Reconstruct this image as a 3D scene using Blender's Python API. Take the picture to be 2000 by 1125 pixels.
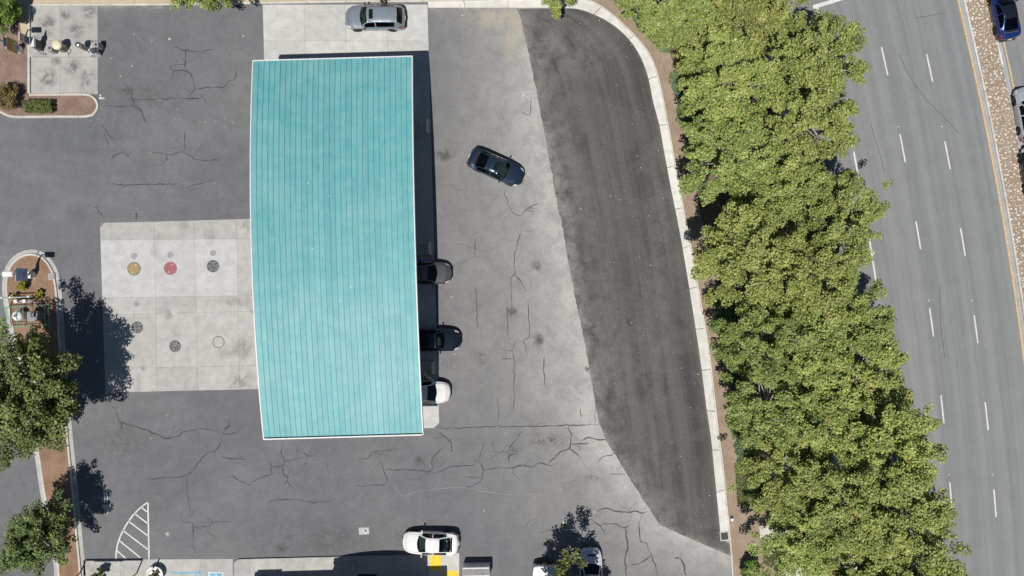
import bpy, bmesh, math, random
import numpy as np
from mathutils import Vector, Matrix, noise as mnoise

for o in list(bpy.data.objects):
    bpy.data.objects.remove(o)
scene = bpy.context.scene
COL = scene.collection
R = math.radians

# ------------------------------------------------------------------ camera, sky, sun
H = 66.2            # drone height in metres
K = 23.5            # photograph pixels per metre on the ground
cam_data = bpy.data.cameras.new('camera')
cam_data.sensor_width = 36.0
cam_data.lens = H * K / 2000 * 36
cam_data.clip_start = 0.5
cam_data.clip_end = 2000
cam = bpy.data.objects.new('camera', cam_data)
cam.location = (0, 0, H)
COL.objects.link(cam)
scene.camera = cam

SUN = Vector((-0.16, -0.385, 1.0)).normalized()      # towards the sun
world = bpy.data.worlds.new('World')
scene.world = world
world.use_nodes = True
wn = world.node_tree
sky = wn.nodes.new('ShaderNodeTexSky')
sky.sky_type = 'NISHITA'
sky.sun_disc = False
sky.altitude = 600
sky.dust_density = 0.4
sky.ozone_density = 1.6
sky.sun_elevation = math.asin(SUN.z)
sky.sun_rotation = math.atan2(SUN.x, SUN.y)
bg = wn.nodes['Background']
bg.inputs['Strength'].default_value = 0.05
wn.links.new(sky.outputs['Color'], bg.inputs['Color'])

sun_data = bpy.data.lights.new('sun', 'SUN')
sun_data.energy = 4.8
sun_data.angle = R(0.53)
sun_data.color = (1.0, 0.965, 0.92)
sun = bpy.data.objects.new('sun', sun_data)
sun.rotation_euler = SUN.to_track_quat('Z', 'Y').to_euler()
sun.location = SUN * 60
COL.objects.link(sun)

vs = scene.view_settings
vs.view_transform = 'Standard'
vs.look = 'None'
vs.exposure = -0.25
vs.gamma = 1.0
vs.use_curve_mapping = False

rng = random.Random(7)
nrng = np.random.default_rng(11)

# ------------------------------------------------------------------ helpers
def P(u, v, z=0.0):
    """survey point: where a photograph pixel meets the horizontal plane at height z"""
    s = (1 - z / H) / K
    return Vector(((u - 1000) * s, (562.5 - v) * s, z))

def link(o, parent=None, kind=None, label=None, cat=None, group=None):
    COL.objects.link(o)
    if parent is not None:
        o.parent = parent
    if kind: o['kind'] = kind
    if label: o['label'] = label
    if cat: o['category'] = cat
    if group: o['group'] = group
    return o

def mesh(name, verts, faces, mat=None, smooth=False):
    me = bpy.data.meshes.new(name)
    me.from_pydata([tuple(v) for v in verts], [], faces)
    if mat: me.materials.append(mat)
    if smooth:
        me.polygons.foreach_set('use_smooth', [True] * len(me.polygons))
    me.update()
    return me

def obj(name, me, parent=None, loc=None, rot=None, **kw):
    o = bpy.data.objects.new(name, me)
    if loc is not None: o.location = loc
    if rot is not None: o.rotation_euler = rot
    return link(o, parent, **kw)

def thing(name, loc, rotz, label, cat, group=None):
    o = bpy.data.objects.new(name, None)
    o.empty_display_size = 0.3
    o.location = loc
    o.rotation_euler = (0, 0, rotz)
    return link(o, None, None, label, cat, group)

def fast_mesh(name, verts, quads, mat, attrs=None, smooth=False):
    """numpy arrays -> mesh; quads (n,4); attrs: name -> per-vertex float"""
    me = bpy.data.meshes.new(name)
    nv, nq = len(verts), len(quads)
    me.vertices.add(nv)
    me.vertices.foreach_set('co', np.asarray(verts, dtype=np.float32).ravel())
    me.loops.add(nq * 4)
    me.loops.foreach_set('vertex_index', np.asarray(quads, dtype=np.int32).ravel())
    me.polygons.add(nq)
    me.polygons.foreach_set('loop_start', np.arange(nq, dtype=np.int32) * 4)
    if smooth:
        me.polygons.foreach_set('use_smooth', np.ones(nq, dtype=bool))
    me.update(calc_edges=True)
    for k, a in (attrs or {}).items():
        at = me.attributes.new(k, 'FLOAT', 'POINT')
        at.data.foreach_set('value', np.asarray(a, dtype=np.float32))
    me.materials.append(mat)
    return me

class MB:
    """collects shapes for ONE mesh"""
    def __init__(self):
        self.v, self.f = [], []
    def add(self, vs, fs):
        n = len(self.v)
        self.v += [tuple(p) for p in vs]
        self.f += [tuple(i + n for i in f) for f in fs]
        return self
    def box(self, c, s, rz=0.0, taper=1.0, bev=0.0):
        x, y, z = s[0] / 2, s[1] / 2, s[2] / 2
        b = min(bev, x * .9, y * .9, z * .9)
        if b <= 0:
            vs = [(-x, -y, -z), (x, -y, -z), (x, y, -z), (-x, y, -z),
                  (-x * taper, -y * taper, z), (x * taper, -y * taper, z), (x * taper, y * taper, z), (-x * taper, y * taper, z)]
            fs = [(3, 2, 1, 0), (4, 5, 6, 7), (0, 1, 5, 4), (1, 2, 6, 5), (2, 3, 7, 6), (3, 0, 4, 7)]
        else:
            ring = lambda a, e, zz, t: [((-a + b) * t, -e * t, zz), ((a - b) * t, -e * t, zz), (a * t, (-e + b) * t, zz), (a * t, (e - b) * t, zz),
                                        ((a - b) * t, e * t, zz), ((-a + b) * t, e * t, zz), (-a * t, (e - b) * t, zz), (-a * t, (-e + b) * t, zz)]
            vs = ring(x, y, -z, 1) + ring(x, y, z - b, taper) + ring(x - b, y - b, z, taper)
            fs = [tuple(range(7, -1, -1)), tuple(range(16, 24))]
            for k in range(2):
                for i in range(8):
                    j = (i + 1) % 8
                    fs.append((k * 8 + i, k * 8 + j, k * 8 + 8 + j, k * 8 + 8 + i))
        ca, sa = math.cos(rz), math.sin(rz)
        return self.add([(c[0] + p[0] * ca - p[1] * sa, c[1] + p[0] * sa + p[1] * ca, c[2] + p[2]) for p in vs], fs)
    def lathe(self, c, prof, n=16, axis='z'):
        """prof: list of (r, h)"""
        vs, fs = [], []
        for r, h in prof:
            for i in range(n):
                a = 2 * math.pi * i / n
                p = (r * math.cos(a), r * math.sin(a), h)
                if axis == 'y': p = (p[0], p[2], p[1])
                if axis == 'x': p = (p[2], p[0], p[1])
                vs.append((c[0] + p[0], c[1] + p[1], c[2] + p[2]))
        for k in range(len(prof) - 1):
            for i in range(n):
                j = (i + 1) % n
                fs.append((k * n + i, k * n + j, (k + 1) * n + j, (k + 1) * n + i))
        fs.append(tuple(range(n - 1, -1, -1)))
        m = (len(prof) - 1) * n
        fs.append(tuple(range(m, m + n)))
        return self.add(vs, fs)
    def tube(self, pts, rad, n=8):
        pts = [Vector(p) for p in pts]
        rad = rad if isinstance(rad, (list, tuple)) else [rad] * len(pts)
        vs, fs = [], []
        for k, p in enumerate(pts):
            t = (pts[min(k + 1, len(pts) - 1)] - pts[max(k - 1, 0)])
            t = t.normalized() if t.length > 1e-6 else Vector((0, 0, 1))
            ref = Vector((0, 0, 1)) if abs(t.z) < .9 else Vector((1, 0, 0))
            a = t.cross(ref).normalized(); b = t.cross(a)
            for i in range(n):
                q = 2 * math.pi * i / n
                vs.append(p + (a * math.cos(q) + b * math.sin(q)) * rad[k])
        for k in range(len(pts) - 1):
            for i in range(n):
                j = (i + 1) % n
                fs.append((k * n + i, k * n + j, (k + 1) * n + j, (k + 1) * n + i))
        fs.append(tuple(range(n - 1, -1, -1)))
        m = (len(pts) - 1) * n
        fs.append(tuple(range(m, m + n)))
        return self.add(vs, fs)
    def poly(self, pts, z0, z1=None):
        """flat polygon at z1, with skirts down to z0 (pts counter-clockwise in xy)"""
        pts = [(p[0], p[1]) for p in pts]
        area = sum(pts[i][0] * pts[(i + 1) % len(pts)][1] - pts[(i + 1) % len(pts)][0] * pts[i][1] for i in range(len(pts)))
        if area < 0: pts = pts[::-1]
        n = len(pts)
        if z1 is None:
            return self.add([(x, y, z0) for x, y in pts], [tuple(range(n))])
        return self.add([(x, y, z0) for x, y in pts] + [(x, y, z1) for x, y in pts],
                        [tuple(range(n, 2 * n))] + [(i, (i + 1) % n, n + (i + 1) % n, n + i) for i in range(n)])
    def mesh(self, name, mat, smooth=False):
        return mesh(name, self.v, self.f, mat, smooth)
    def build(self, name, mat, parent=None, smooth=False, **kw):
        return obj(name, self.mesh(name, mat, smooth), parent, **kw)

def smooth_line(pts, step=0.4):
    """Catmull-Rom through 2d points, resampled"""
    pts = [Vector((p[0], p[1], 0)) for p in pts]
    out = []
    for i in range(len(pts) - 1):
        p0, p1, p2, p3 = pts[max(i - 1, 0)], pts[i], pts[i + 1], pts[min(i + 2, len(pts) - 1)]
        n = max(1, int((p2 - p1).length / step))
        for k in range(n):
            t = k / n
            out.append(0.5 * ((2 * p1) + (p2 - p0) * t + (2 * p0 - 5 * p1 + 4 * p2 - p3) * t * t + (3 * p1 - p0 - 3 * p2 + p3) * t ** 3))
    out.append(pts[-1])
    return out

def W2(pix):
    return [P(u, v) for u, v in pix]

def normals2d(line):
    ns = []
    for i in range(len(line)):
        t = line[min(i + 1, len(line) - 1)] - line[max(i - 1, 0)]
        t = Vector((t.x, t.y, 0))
        t = t.normalized() if t.length > 0 else Vector((1, 0, 0))
        ns.append(Vector((-t.y, t.x, 0)))
    return ns

def ribbon(line, a, b, z0, z1, mb=None):
    """strip between side offsets a and b (left positive) with height z0..z1"""
    mb = mb or MB()
    ns = normals2d(line)
    vs, fs = [], []
    n = len(line)
    if z1 is None:
        for p, q in zip(line, ns):
            vs += [(p.x + q.x * a, p.y + q.y * a, z0), (p.x + q.x * b, p.y + q.y * b, z0)]
        for i in range(n - 1):
            fs.append((i * 2, i * 2 + 2, i * 2 + 3, i * 2 + 1) if b > a else (i * 2, i * 2 + 1, i * 2 + 3, i * 2 + 2))
        return mb.add(vs, fs)
    if b < a: a, b = b, a
    c = min(0.025, (b - a) * .3)
    for p, q in zip(line, ns):
        for off, z in ((a, z0), (a, z1 - c), (a + c, z1), (b - c, z1), (b, z1 - c), (b, z0)):
            vs.append((p.x + q.x * off, p.y + q.y * off, z))
    for i in range(n - 1):
        for k in range(5):
            fs.append((i * 6 + k, i * 6 + 6 + k, i * 6 + 7 + k, i * 6 + k + 1))
    fs.append((0, 1, 2, 3, 4, 5)); m = (n - 1) * 6
    fs.append((m + 5, m + 4, m + 3, m + 2, m + 1, m))
    return mb.add(vs, fs)

def segmented(parent, name, line, a, b, z0, z1, mat, seg=3.0, gap=0.02):
    """a kerb or gutter laid as separate castings along the line"""
    acc, cur = 0.0, [line[0]]
    for i in range(1, len(line)):
        cur.append(line[i]); acc += (line[i] - line[i - 1]).length
        if acc >= seg or i == len(line) - 1:
            if len(cur) > 1:
                c = [p.copy() for p in cur]
                d0 = (c[1] - c[0]); d1 = (c[-2] - c[-1])
                if d0.length > gap * 2: c[0] = c[0] + d0.normalized() * gap / 2
                if d1.length > gap * 2: c[-1] = c[-1] + d1.normalized() * gap / 2
                ribbon(c, a, b, z0, z1).build(name, mat, parent)
            acc, cur = 0.0, [line[i]]

# ------------------------------------------------------------------ materials
class NT:
    def __init__(self, name):
        self.m = bpy.data.materials.new(name)
        self.m.use_nodes = True
        self.t = self.m.node_tree
        self.b = self.t.nodes['Principled BSDF']
        self.co = None
    def n(self, typ, **kw):
        x = self.t.nodes.new(typ)
        for k, v in kw.items(): setattr(x, k, v)
        return x
    def l(self, a, b): self.t.links.new(a, b)
    def coord(self):
        if self.co is None:
            g = self.n('ShaderNodeNewGeometry')
            self.co = g.outputs['Position']
        return self.co
    def noise(self, scale, detail=4, rough=.55, dist=0.0, vec=None, stretch=None):
        x = self.n('ShaderNodeTexNoise')
        x.inputs['Scale'].default_value = scale
        x.inputs['Detail'].default_value = detail
        x.inputs['Roughness'].default_value = rough
        x.inputs['Distortion'].default_value = dist
        v = vec if vec is not None else self.coord()
        if stretch:
            mp = self.n('ShaderNodeMapping'); mp.inputs['Scale'].default_value = stretch
            self.l(v, mp.inputs['Vector']); v = mp.outputs['Vector']
        self.l(v, x.inputs['Vector'])
        return x.outputs['Fac']
    def ramp(self, fac, lo, hi, a=0.0, b=1.0):
        x = self.n('ShaderNodeMapRange')
        x.inputs['From Min'].default_value = lo; x.inputs['From Max'].default_value = hi
        x.inputs['To Min'].default_value = a; x.inputs['To Max'].default_value = b
        x.interpolation_type = 'SMOOTHSTEP'
        self.l(fac, x.inputs['Value'])
        return x.outputs['Result']
    def attr(self, name):
        x = self.n('ShaderNodeAttribute'); x.attribute_name = name
        return x.outputs['Fac']
    def math(self, op, a, b):
        x = self.n('ShaderNodeMath'); x.operation = op
        for i, q in enumerate((a, b)):
            if isinstance(q, (int, float)): x.inputs[i].default_value = q
            else: self.l(q, x.inputs[i])
        return x.outputs[0]
    def mix(self, fac, a, b, blend='MIX'):
        x = self.n('ShaderNodeMix'); x.data_type = 'RGBA'; x.blend_type = blend
        for k, q in ((0, fac), (6, a), (7, b)):
            if hasattr(q, 'is_output') or isinstance(q, bpy.types.NodeSocket): self.l(q, x.inputs[k])
            elif isinstance(q, (int, float)): x.inputs[k].default_value = q
            else: x.inputs[k].default_value = (q[0], q[1], q[2], 1)
        return x.outputs[2]
    def gain(self, col, fac, lo, hi):
        """multiply a colour by lo..hi as fac goes 0..1"""
        g = self.ramp(fac, 0.27, 0.73, lo, hi)
        c = self.n('ShaderNodeCombineXYZ')
        for i in range(3): self.l(g, c.inputs[i])
        return self.mix(1.0, col, c.outputs[0], 'MULTIPLY')
    def spot(self, u, v, r, amp=.75):
        c = P(u, v)
        d = self.n('ShaderNodeVectorMath'); d.operation = 'DISTANCE'
        self.l(self.coord(), d.inputs[0]); d.inputs[1].default_value = (c.x, c.y, 0)
        f = self.ramp(d.outputs['Value'], r * .15, r * 1.25, amp, 0)
        return self.math('MULTIPLY', f, self.ramp(self.noise(1.6, 5, .7, .8), .36, .60))
    def out(self, col, rough=.85, bump=None, bs=.3, bd=.01, spec=.3):
        if isinstance(col, bpy.types.NodeSocket): self.l(col, self.b.inputs['Base Color'])
        else: self.b.inputs['Base Color'].default_value = (*col, 1)
        if isinstance(rough, bpy.types.NodeSocket): self.l(rough, self.b.inputs['Roughness'])
        else: self.b.inputs['Roughness'].default_value = rough
        self.b.inputs['Specular IOR Level'].default_value = spec
        if bump is not None:
            x = self.n('ShaderNodeBump')
            x.inputs['Strength'].default_value = bs; x.inputs['Distance'].default_value = bd
            self.l(bump, x.inputs['Height']); self.l(x.outputs['Normal'], self.b.inputs['Normal'])
        return self.m

def simple(name, col, rough=.6, metal=0.0, spec=.4, coat=0.0, var=.12, scale=3.0):
    t = NT(name)
    c = t.gain(t.mix(0.0, col, col), t.noise(scale, 3), 1 - var, 1 + var)
    t.b.inputs['Metallic'].default_value = metal
    t.b.inputs['Coat Weight'].default_value = coat
    t.b.inputs['Coat Roughness'].default_value = .06
    return t.out(c, rough, spec=spec)

def concrete(name, col, dirt=(.16, .145, .125), amt=.45, scale=.5, spots=()):
    t = NT(name)
    c = t.gain(t.mix(0.0, col, col), t.noise(1.3, 6, .65), .88, 1.1)
    oi = t.n('ShaderNodeObjectInfo')
    c = t.gain(c, oi.outputs['Random'], .95, 1.04)
    for (su_, sv_, sr_) in spots:
        c = t.mix(t.spot(su_, sv_, sr_), c, dirt)
    c = t.mix(t.math('MULTIPLY', t.ramp(t.noise(scale, 5, .6, .4), .52, .78), amt), c, dirt)
    c = t.mix(t.math('MULTIPLY', t.ramp(t.noise(2.7, 3, .5), .66, .80), amt * .7), c, dirt)
    c = t.gain(c, t.noise(14, 2), .92, 1.07)
    return t.out(c, .85, t.noise(30, 3), .2)

M = {}
# old asphalt of the lot: grey, dust drifted along the seam of the newer strip, fine aggregate
t = NT('old_asphalt')
c = t.mix(t.ramp(t.noise(.11, 4, .6), .35, .68), (.150, .152, .159), (.181, .181, .184))
c = t.gain(c, t.noise(.9, 6, .7), .90, 1.10)
c = t.mix(t.math('MULTIPLY', t.ramp(t.noise(.35, 5, .7, .6), .55, .8), .30), c, (.10, .10, .105))
dust = t.math('MULTIPLY', t.attr('dust'), t.ramp(t.noise(.6, 7, .78, .6), .30, .68, .55, 1.15))
c = t.mix(dust, c, (.45, .44, .41))
c = t.mix(t.math('MULTIPLY', t.attr('soil'), t.ramp(t.noise(1.1, 5, .7, .5), .35, .62)), c, (.40, .365, .29))
c = t.mix(t.math('MULTIPLY', t.attr('oil'), t.ramp(t.noise(2.2, 4, .7, .8), .40, .62)), c, (.06, .057, .053))
for (su_, sv_, sr_) in [(1049, 519, .42), (1000, 608, .40), (1053, 664, .48), (868, 303, .6), (249, 178, .4), (1012, 352, .5), (1036, 408, .25), (550, 1072, .45), (820, 900, .4), (1150, 722, .35), (290, 190, 1.0), (640, 1060, 1.6), (240, 850, 1.2)]:
    c = t.mix(t.spot(su_, sv_, sr_, .85 if sr_ < .9 else .3), c, (.085, .078, .068))
c = t.gain(c, t.noise(7.0, 3, .8), .90, 1.10)
c = t.gain(c, t.noise(26.0, 2, .8), .86, 1.14)
c = t.mix(t.math('MULTIPLY', t.ramp(t.noise(.8, 3, .5, 0, None, (.25, 2.2, 1)), .60, .78), .16), c, (.27, .27, .27))
M['asphalt'] = t.out(c, .9, t.noise(40, 3), .25)

# newer asphalt overlay with drawn-out tyre polish
t = NT('new_asphalt')
uv = t.n('ShaderNodeAttribute'); uv.attribute_name = 'across'
vv = t.n('ShaderNodeAttribute'); vv.attribute_name = 'along'
cb = t.n('ShaderNodeCombineXYZ'); t.l(uv.outputs['Fac'], cb.inputs[0]); t.l(vv.outputs['Fac'], cb.inputs[1])
st = t.noise(1.0, 5, .6, .3, cb.outputs[0], (.9, .045, 1))
c = t.mix(t.ramp(st, .36, .66), (.066, .064, .062), (.122, .116, .108))
c = t.mix(t.math('MULTIPLY', t.ramp(t.noise(1.0, 4, .6, .2, cb.outputs[0], (2.6, .05, 1)), .55, .75), .5), c, (.132, .126, .117))
c = t.mix(t.math('MULTIPLY', t.ramp(t.noise(.22, 4, .6, 1.2), .48, .56), .42), c, (.118, .113, .106))
c = t.mix(t.math('MULTIPLY', t.attr('dust'), t.ramp(t.noise(.7, 5, .7, .4), .32, .66)), c, (.245, .236, .218))
c = t.gain(c, t.noise(4.0, 4, .8), .88, 1.12)
c = t.gain(c, t.noise(24.0, 2, .8), .88, 1.12)
c = t.mix(t.ramp(t.noise(9.0, 2, .5), .76, .80, 0, .45), c, (.30, .28, .25))
M['new_asphalt'] = t.out(c, .88, t.noise(40, 3), .25)

# main road: long wheel tracks
t = NT('road_asphalt')
uv = t.n('ShaderNodeAttribute'); uv.attribute_name = 'across'
vv = t.n('ShaderNodeAttribute'); vv.attribute_name = 'along'
cb = t.n('ShaderNodeCombineXYZ'); t.l(uv.outputs['Fac'], cb.inputs[0]); t.l(vv.outputs['Fac'], cb.inputs[1])
st = t.noise(1.0, 3, .5, .1, cb.outputs[0], (1.15, .012, 1))
c = t.mix(t.ramp(st, .36, .64), (.211, .215, .217), (.250, .254, .254))
c = t.gain(c, t.noise(1.0, 4, .6, .2, cb.outputs[0], (3.0, .05, 1)), .94, 1.05)
c = t.gain(c, t.noise(.6, 5, .7), .95, 1.05)
c = t.gain(c, t.noise(26.0, 2, .8), .90, 1.10)
M['road'] = t.out(c, .88, t.noise(40, 3), .2)

M['concrete_old'] = concrete('concrete_old', (.46, .45, .425), (.25, .237, .213), .70, .5, [(478, 675, .8), (470, 748, 1.3), (280, 720, .3), (480, 440, .7), (330, 614, .5)])
M['concrete_new'] = concrete('concrete_new', (.505, .505, .497), (.35, .34, .32), .55)
M['concrete_apron'] = concrete('concrete_apron', (.535, .53, .50), (.34, .33, .30), .30, .3)
M['concrete_stain'] = concrete('concrete_stain', (.42, .41, .385), (.10, .095, .09), .55, .42, [(92, 45, .9), (128, 30, .5), (150, 60, .8), (175, 22, .7), (92, 155, .9), (142, 132, .8), (172, 150, .8), (165, 172, .6), (110, 118, .5)])
M['kerb'] = concrete('kerb_concrete', (.60, .57, .51), (.30, .26, .21), .35)
M['gutter'] = concrete('gutter_concrete', (.69, .675, .62), (.40, .36, .30), .40, .8)
M['kerb_bright'] = concrete('kerb_bright', (.63, .60, .53), (.36, .32, .26), .40, .8)
M['kerb_grey'] = concrete('kerb_grey', (.37, .37, .36), (.2, .19, .17), .4)
M['joint'] = simple('joint_filler', (.24, .23, .21), .95)
M['crack'] = simple('crack_sealant', (.070, .071, .075), .75, var=.3, scale=4)
M['crack_thin'] = simple('crack_open', (.075, .073, .072), .95, var=.3, scale=4)
M['chalk'] = simple('pale_scratch', (.40, .39, .37), .95)
t = NT('white_road_paint')
c = t.mix(t.math('MULTIPLY', t.ramp(t.noise(5.0, 5, .75), .50, .68), .65), (.68, .68, .66), (.33, .33, .325))
M['white_paint'] = t.out(t.gain(c, t.noise(1.2, 3), .9, 1.08), .75)
M['worn_paint'] = simple('worn_white_paint', (.47, .47, .45), .8, var=.25, scale=6)
M['yellow_paint'] = simple('yellow_road_paint', (.62, .44, .22), .7, var=.2, scale=5)
M['yellow_kerb'] = simple('yellow_kerb_paint', (.78, .58, .14), .7, var=.2, scale=5)
M['blue_paint'] = simple('blue_road_paint', (.16, .42, .56), .7, var=.25, scale=6)
M['yellow_pad'] = simple('yellow_tactile', (.85, .58, .035), .7)
def soil(name, a, b, e, leaf=(.5, .42, .3)):
    t = NT(name)
    c = t.mix(t.ramp(t.noise(.7, 6, .7, .3), .35, .65), a, b)
    c = t.mix(t.ramp(t.noise(5, 5, .75), .5, .75), c, e)
    c = t.mix(t.ramp(t.noise(11, 3, .6), .66, .72), c, leaf)
    c = t.gain(c, t.noise(22, 3, .8), .75, 1.25)
    return t.out(c, .95, t.noise(18, 4), .6, .03)
M['mulch'] = soil('mulch', (.225, .150, .120), (.30, .215, .175), (.165, .105, .08), (.45, .36, .28))
M['mulch_orange'] = soil('bark_mulch', (.245, .150, .098), (.32, .21, .14), (.18, .105, .065), (.45, .34, .25))
M['dirt'] = soil('bare_dirt', (.30, .225, .16), (.37, .29, .215), (.25, .18, .125), (.50, .43, .32))
M['dry_dirt'] = soil('dry_dirt', (.50, .41, .28), (.56, .47, .34), (.42, .33, .23), (.6, .52, .4))
M['planting'] = soil('dark_planting_soil', (.13, .095, .065), (.20, .15, .10), (.10, .10, .05), (.3, .25, .15))  # naturally dark brown soil with a greenish cast, for the planting bed
M['ground'] = soil('far_ground', (.24, .19, .13), (.30, .24, .17), (.16, .16, .08), (.3, .28, .2))
# teal standing-seam metal, chalked by the sun
t = NT('teal_metal')
tc = t.n('ShaderNodeTexCoord')
oi = t.n('ShaderNodeObjectInfo')
sh = t.n('ShaderNodeVectorMath'); sh.operation = 'ADD'
cx = t.n('ShaderNodeCombineXYZ'); rm = t.math('MULTIPLY', oi.outputs['Random'], 60.0); t.l(rm, cx.inputs[0])
t.l(tc.outputs['Object'], sh.inputs[0]); t.l(cx.outputs[0], sh.inputs[1])
c = t.mix(t.ramp(t.noise(1.0, 3, .55, .2), .3, .7), (.108, .372, .388), (.160, .412, .424))
c = t.gain(c, oi.outputs['Random'], .955, 1.045)
c = t.mix(t.math('MULTIPLY', t.ramp(t.noise(1.0, 4, .6, 0, sh.outputs[0], (7.0, .28, 1)), .42, .72), .38), c, (.24, .455, .455))
c = t.mix(t.math('MULTIPLY', t.ramp(t.noise(.16, 4, .6, .8), .5, .62), .22), c, (.30, .50, .49))
c = t.gain(c, t.noise(6, 3, .6), .96, 1.04)
M['teal'] = t.out(c, .5, spec=.35)
M['teal_rib'] = simple('teal_seam', (.090, .315, .33), .5)
M['white_metal'] = simple('white_trim_metal', (.70, .71, .70), .45, var=.06)
M['soffit'] = simple('soffit_panel', (.20, .20, .20), .6)
M['white'] = simple('white_enamel', (.78, .78, .76), .4, var=.05)
M['cream'] = simple('cream_enamel', (.72, .69, .47), .4, var=.06)
M['steel'] = simple('brushed_steel', (.62, .63, .64), .28, metal=.9)
M['galv'] = simple('galvanised_pipe', (.45, .46, .47), .45, metal=.5)
M['grey_paint'] = simple('grey_paint', (.28, .28, .29), .5)
M['mid_grey'] = simple('mid_grey_panel', (.36, .35, .34), .5)
M['dark'] = simple('dark_plastic', (.022, .023, .026), .5)
M['charcoal'] = simple('charcoal_panel', (.07, .072, .08), .5)
M['green_rail'] = simple('green_rail_paint', (.10, .42, .27), .45)
M['blue_sign'] = simple('blue_sign_face', (.30, .44, .64), .5, var=.25, scale=2)
M['navy_sign'] = simple('navy_sign_face', (.05, .12, .23), .5)
M['mustard'] = simple('mustard_sign_face', (.46, .29, .05), .5, var=.22, scale=3)
M['rust'] = simple('rust_streak', (.30, .15, .03), .6)
M['pink_sign'] = simple('faded_red_print', (.50, .30, .30), .6, var=.3, scale=9)
M['lilac'] = simple('pale_lilac_label', (.52, .52, .60), .5)
M['red_paint'] = simple('red_cover_paint', (.34, .115, .12), .6, var=.22, scale=6)
M['ochre_paint'] = simple('ochre_cover_paint', (.34, .26, .12), .6, var=.22, scale=6)
M['dark_ring'] = simple('cover_ring_dirt', (.16, .15, .12), .8)
M['grey_lid'] = simple('grey_lid', (.34, .32, .33), .7)
t = NT('speckled_iron')
c = t.mix(t.ramp(t.noise(16, 4, .8), .46, .62), (.055, .056, .06), (.36, .36, .37))
M['iron_spec'] = t.out(c, .6)
M['iron'] = simple('cast_iron', (.06, .06, .062), .6)
M['bark'] = simple('pale_plane_bark', (.42, .39, .32), .85, var=.35, scale=5)
M['bark_dark'] = simple('brown_bark', (.13, .10, .075), .9, var=.3, scale=6)
M['tyre'] = simple('tyre_rubber', (.018, .018, .019), .85)
M['rim'] = simple('alloy_rim', (.42, .43, .45), .35, metal=.7)
M['rim_dark'] = simple('dark_rim', (.06, .06, .065), .4, metal=.5)
M['glass'] = simple('tinted_glass', (.010, .016, .015), .06, spec=.5, var=0)
def see_glass(name, tint):
    t = NT(name)
    tr = t.n('ShaderNodeBsdfTransparent'); tr.inputs[0].default_value = (*tint, 1)
    gl_ = t.n('ShaderNodeBsdfGlossy'); gl_.inputs['Roughness'].default_value = .03
    fr_ = t.n('ShaderNodeFresnel'); fr_.inputs[0].default_value = 1.5
    mx = t.n('ShaderNodeMixShader')
    t.l(fr_.outputs[0], mx.inputs[0]); t.l(tr.outputs[0], mx.inputs[1]); t.l(gl_.outputs[0], mx.inputs[2])
    t.l(mx.outputs[0], t.t.nodes['Material Output'].inputs['Surface'])
    return t.m
M['windscreen'] = see_glass('green_windscreen', (.50, .66, .60))
M['side_glass'] = see_glass('tinted_side_glass', (.16, .19, .19))
M['dash'] = simple('dashboard', (.055, .058, .056), .7)
M['seat'] = simple('seat_fabric', (.10, .10, .098), .8)
M['chrome'] = simple('window_trim', (.70, .70, .70), .22, metal=.9)
M['head_lamp'] = simple('headlamp_lens', (.62, .65, .68), .12, spec=.6)
M['tail_lamp'] = simple('tail_lamp_lens', (.28, .012, .018), .2, spec=.5)
M['plate'] = simple('number_plate', (.60, .57, .45), .5)
M['stone_wall'] = simple('cream_stucco', (.50, .45, .37), .85)

def foliage(name, dark, mid, lite, warm=None, trans=.22):
    t = NT(name)
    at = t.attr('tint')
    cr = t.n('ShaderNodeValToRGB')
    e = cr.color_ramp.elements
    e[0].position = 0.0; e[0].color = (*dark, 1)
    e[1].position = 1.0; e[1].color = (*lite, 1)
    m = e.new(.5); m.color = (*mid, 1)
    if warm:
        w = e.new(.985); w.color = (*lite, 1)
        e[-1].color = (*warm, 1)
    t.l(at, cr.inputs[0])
    oi = t.n('ShaderNodeObjectInfo')
    hs = t.n('ShaderNodeHueSaturation')
    t.l(t.math('ADD', t.math('MULTIPLY', oi.outputs['Random'], .024), .480), hs.inputs['Hue'])
    t.l(t.math('ADD', t.math('MULTIPLY', t.math('FRACT', t.math('MULTIPLY', oi.outputs['Random'], 7.13), 0), .30), 1.0), hs.inputs['Value'])
    hs.inputs['Saturation'].default_value = .98
    t.l(cr.outputs[0], hs.inputs['Color'])
    cr = hs
    t.l(cr.outputs[0], t.b.inputs['Base Color'])
    t.b.inputs['Roughness'].default_value = .45
    t.b.inputs['Specular IOR Level'].default_value = .35
    tr = t.n('ShaderNodeBsdfTranslucent'); t.l(cr.outputs[0], tr.inputs[0])
    mx = t.n('ShaderNodeMixShader'); mx.inputs[0].default_value = trans
    t.l(t.b.outputs[0], mx.inputs[1]); t.l(tr.outputs[0], mx.inputs[2])
    t.l(mx.outputs[0], t.t.nodes['Material Output'].inputs['Surface'])
    return t.m
M['leaf_plane'] = foliage('plane_tree_leaves', (.11, .165, .040), (.285, .350, .088), (.485, .545, .175), (.50, .33, .10), .24)
M['leaf_dark'] = foliage('dark_tree_leaves', (.045, .080, .022), (.130, .185, .050), (.29, .345, .110))
M['leaf_bright'] = foliage('bright_shrub_leaves', (.045, .10, .015), (.12, .215, .035), (.24, .36, .07))
M['leaf_brown'] = foliage('browning_shrub_leaves', (.15, .125, .04), (.32, .26, .08), (.45, .36, .14))
M['leaf_hedge'] = foliage('hedge_leaves', (.065, .095, .025), (.16, .20, .055), (.28, .30, .10))
M['leaf_lime'] = foliage('lime_shrub_leaves', (.12, .14, .02), (.28, .30, .03), (.45, .46, .06))
M['leaf_juniper'] = foliage('grey_green_groundcover', (.08, .125, .055), (.18, .26, .115), (.30, .38, .18))
M['leaf_red'] = foliage('dark_red_leaves', (.03, .018, .015), (.10, .03, .028), (.45, .30, .26))
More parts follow.
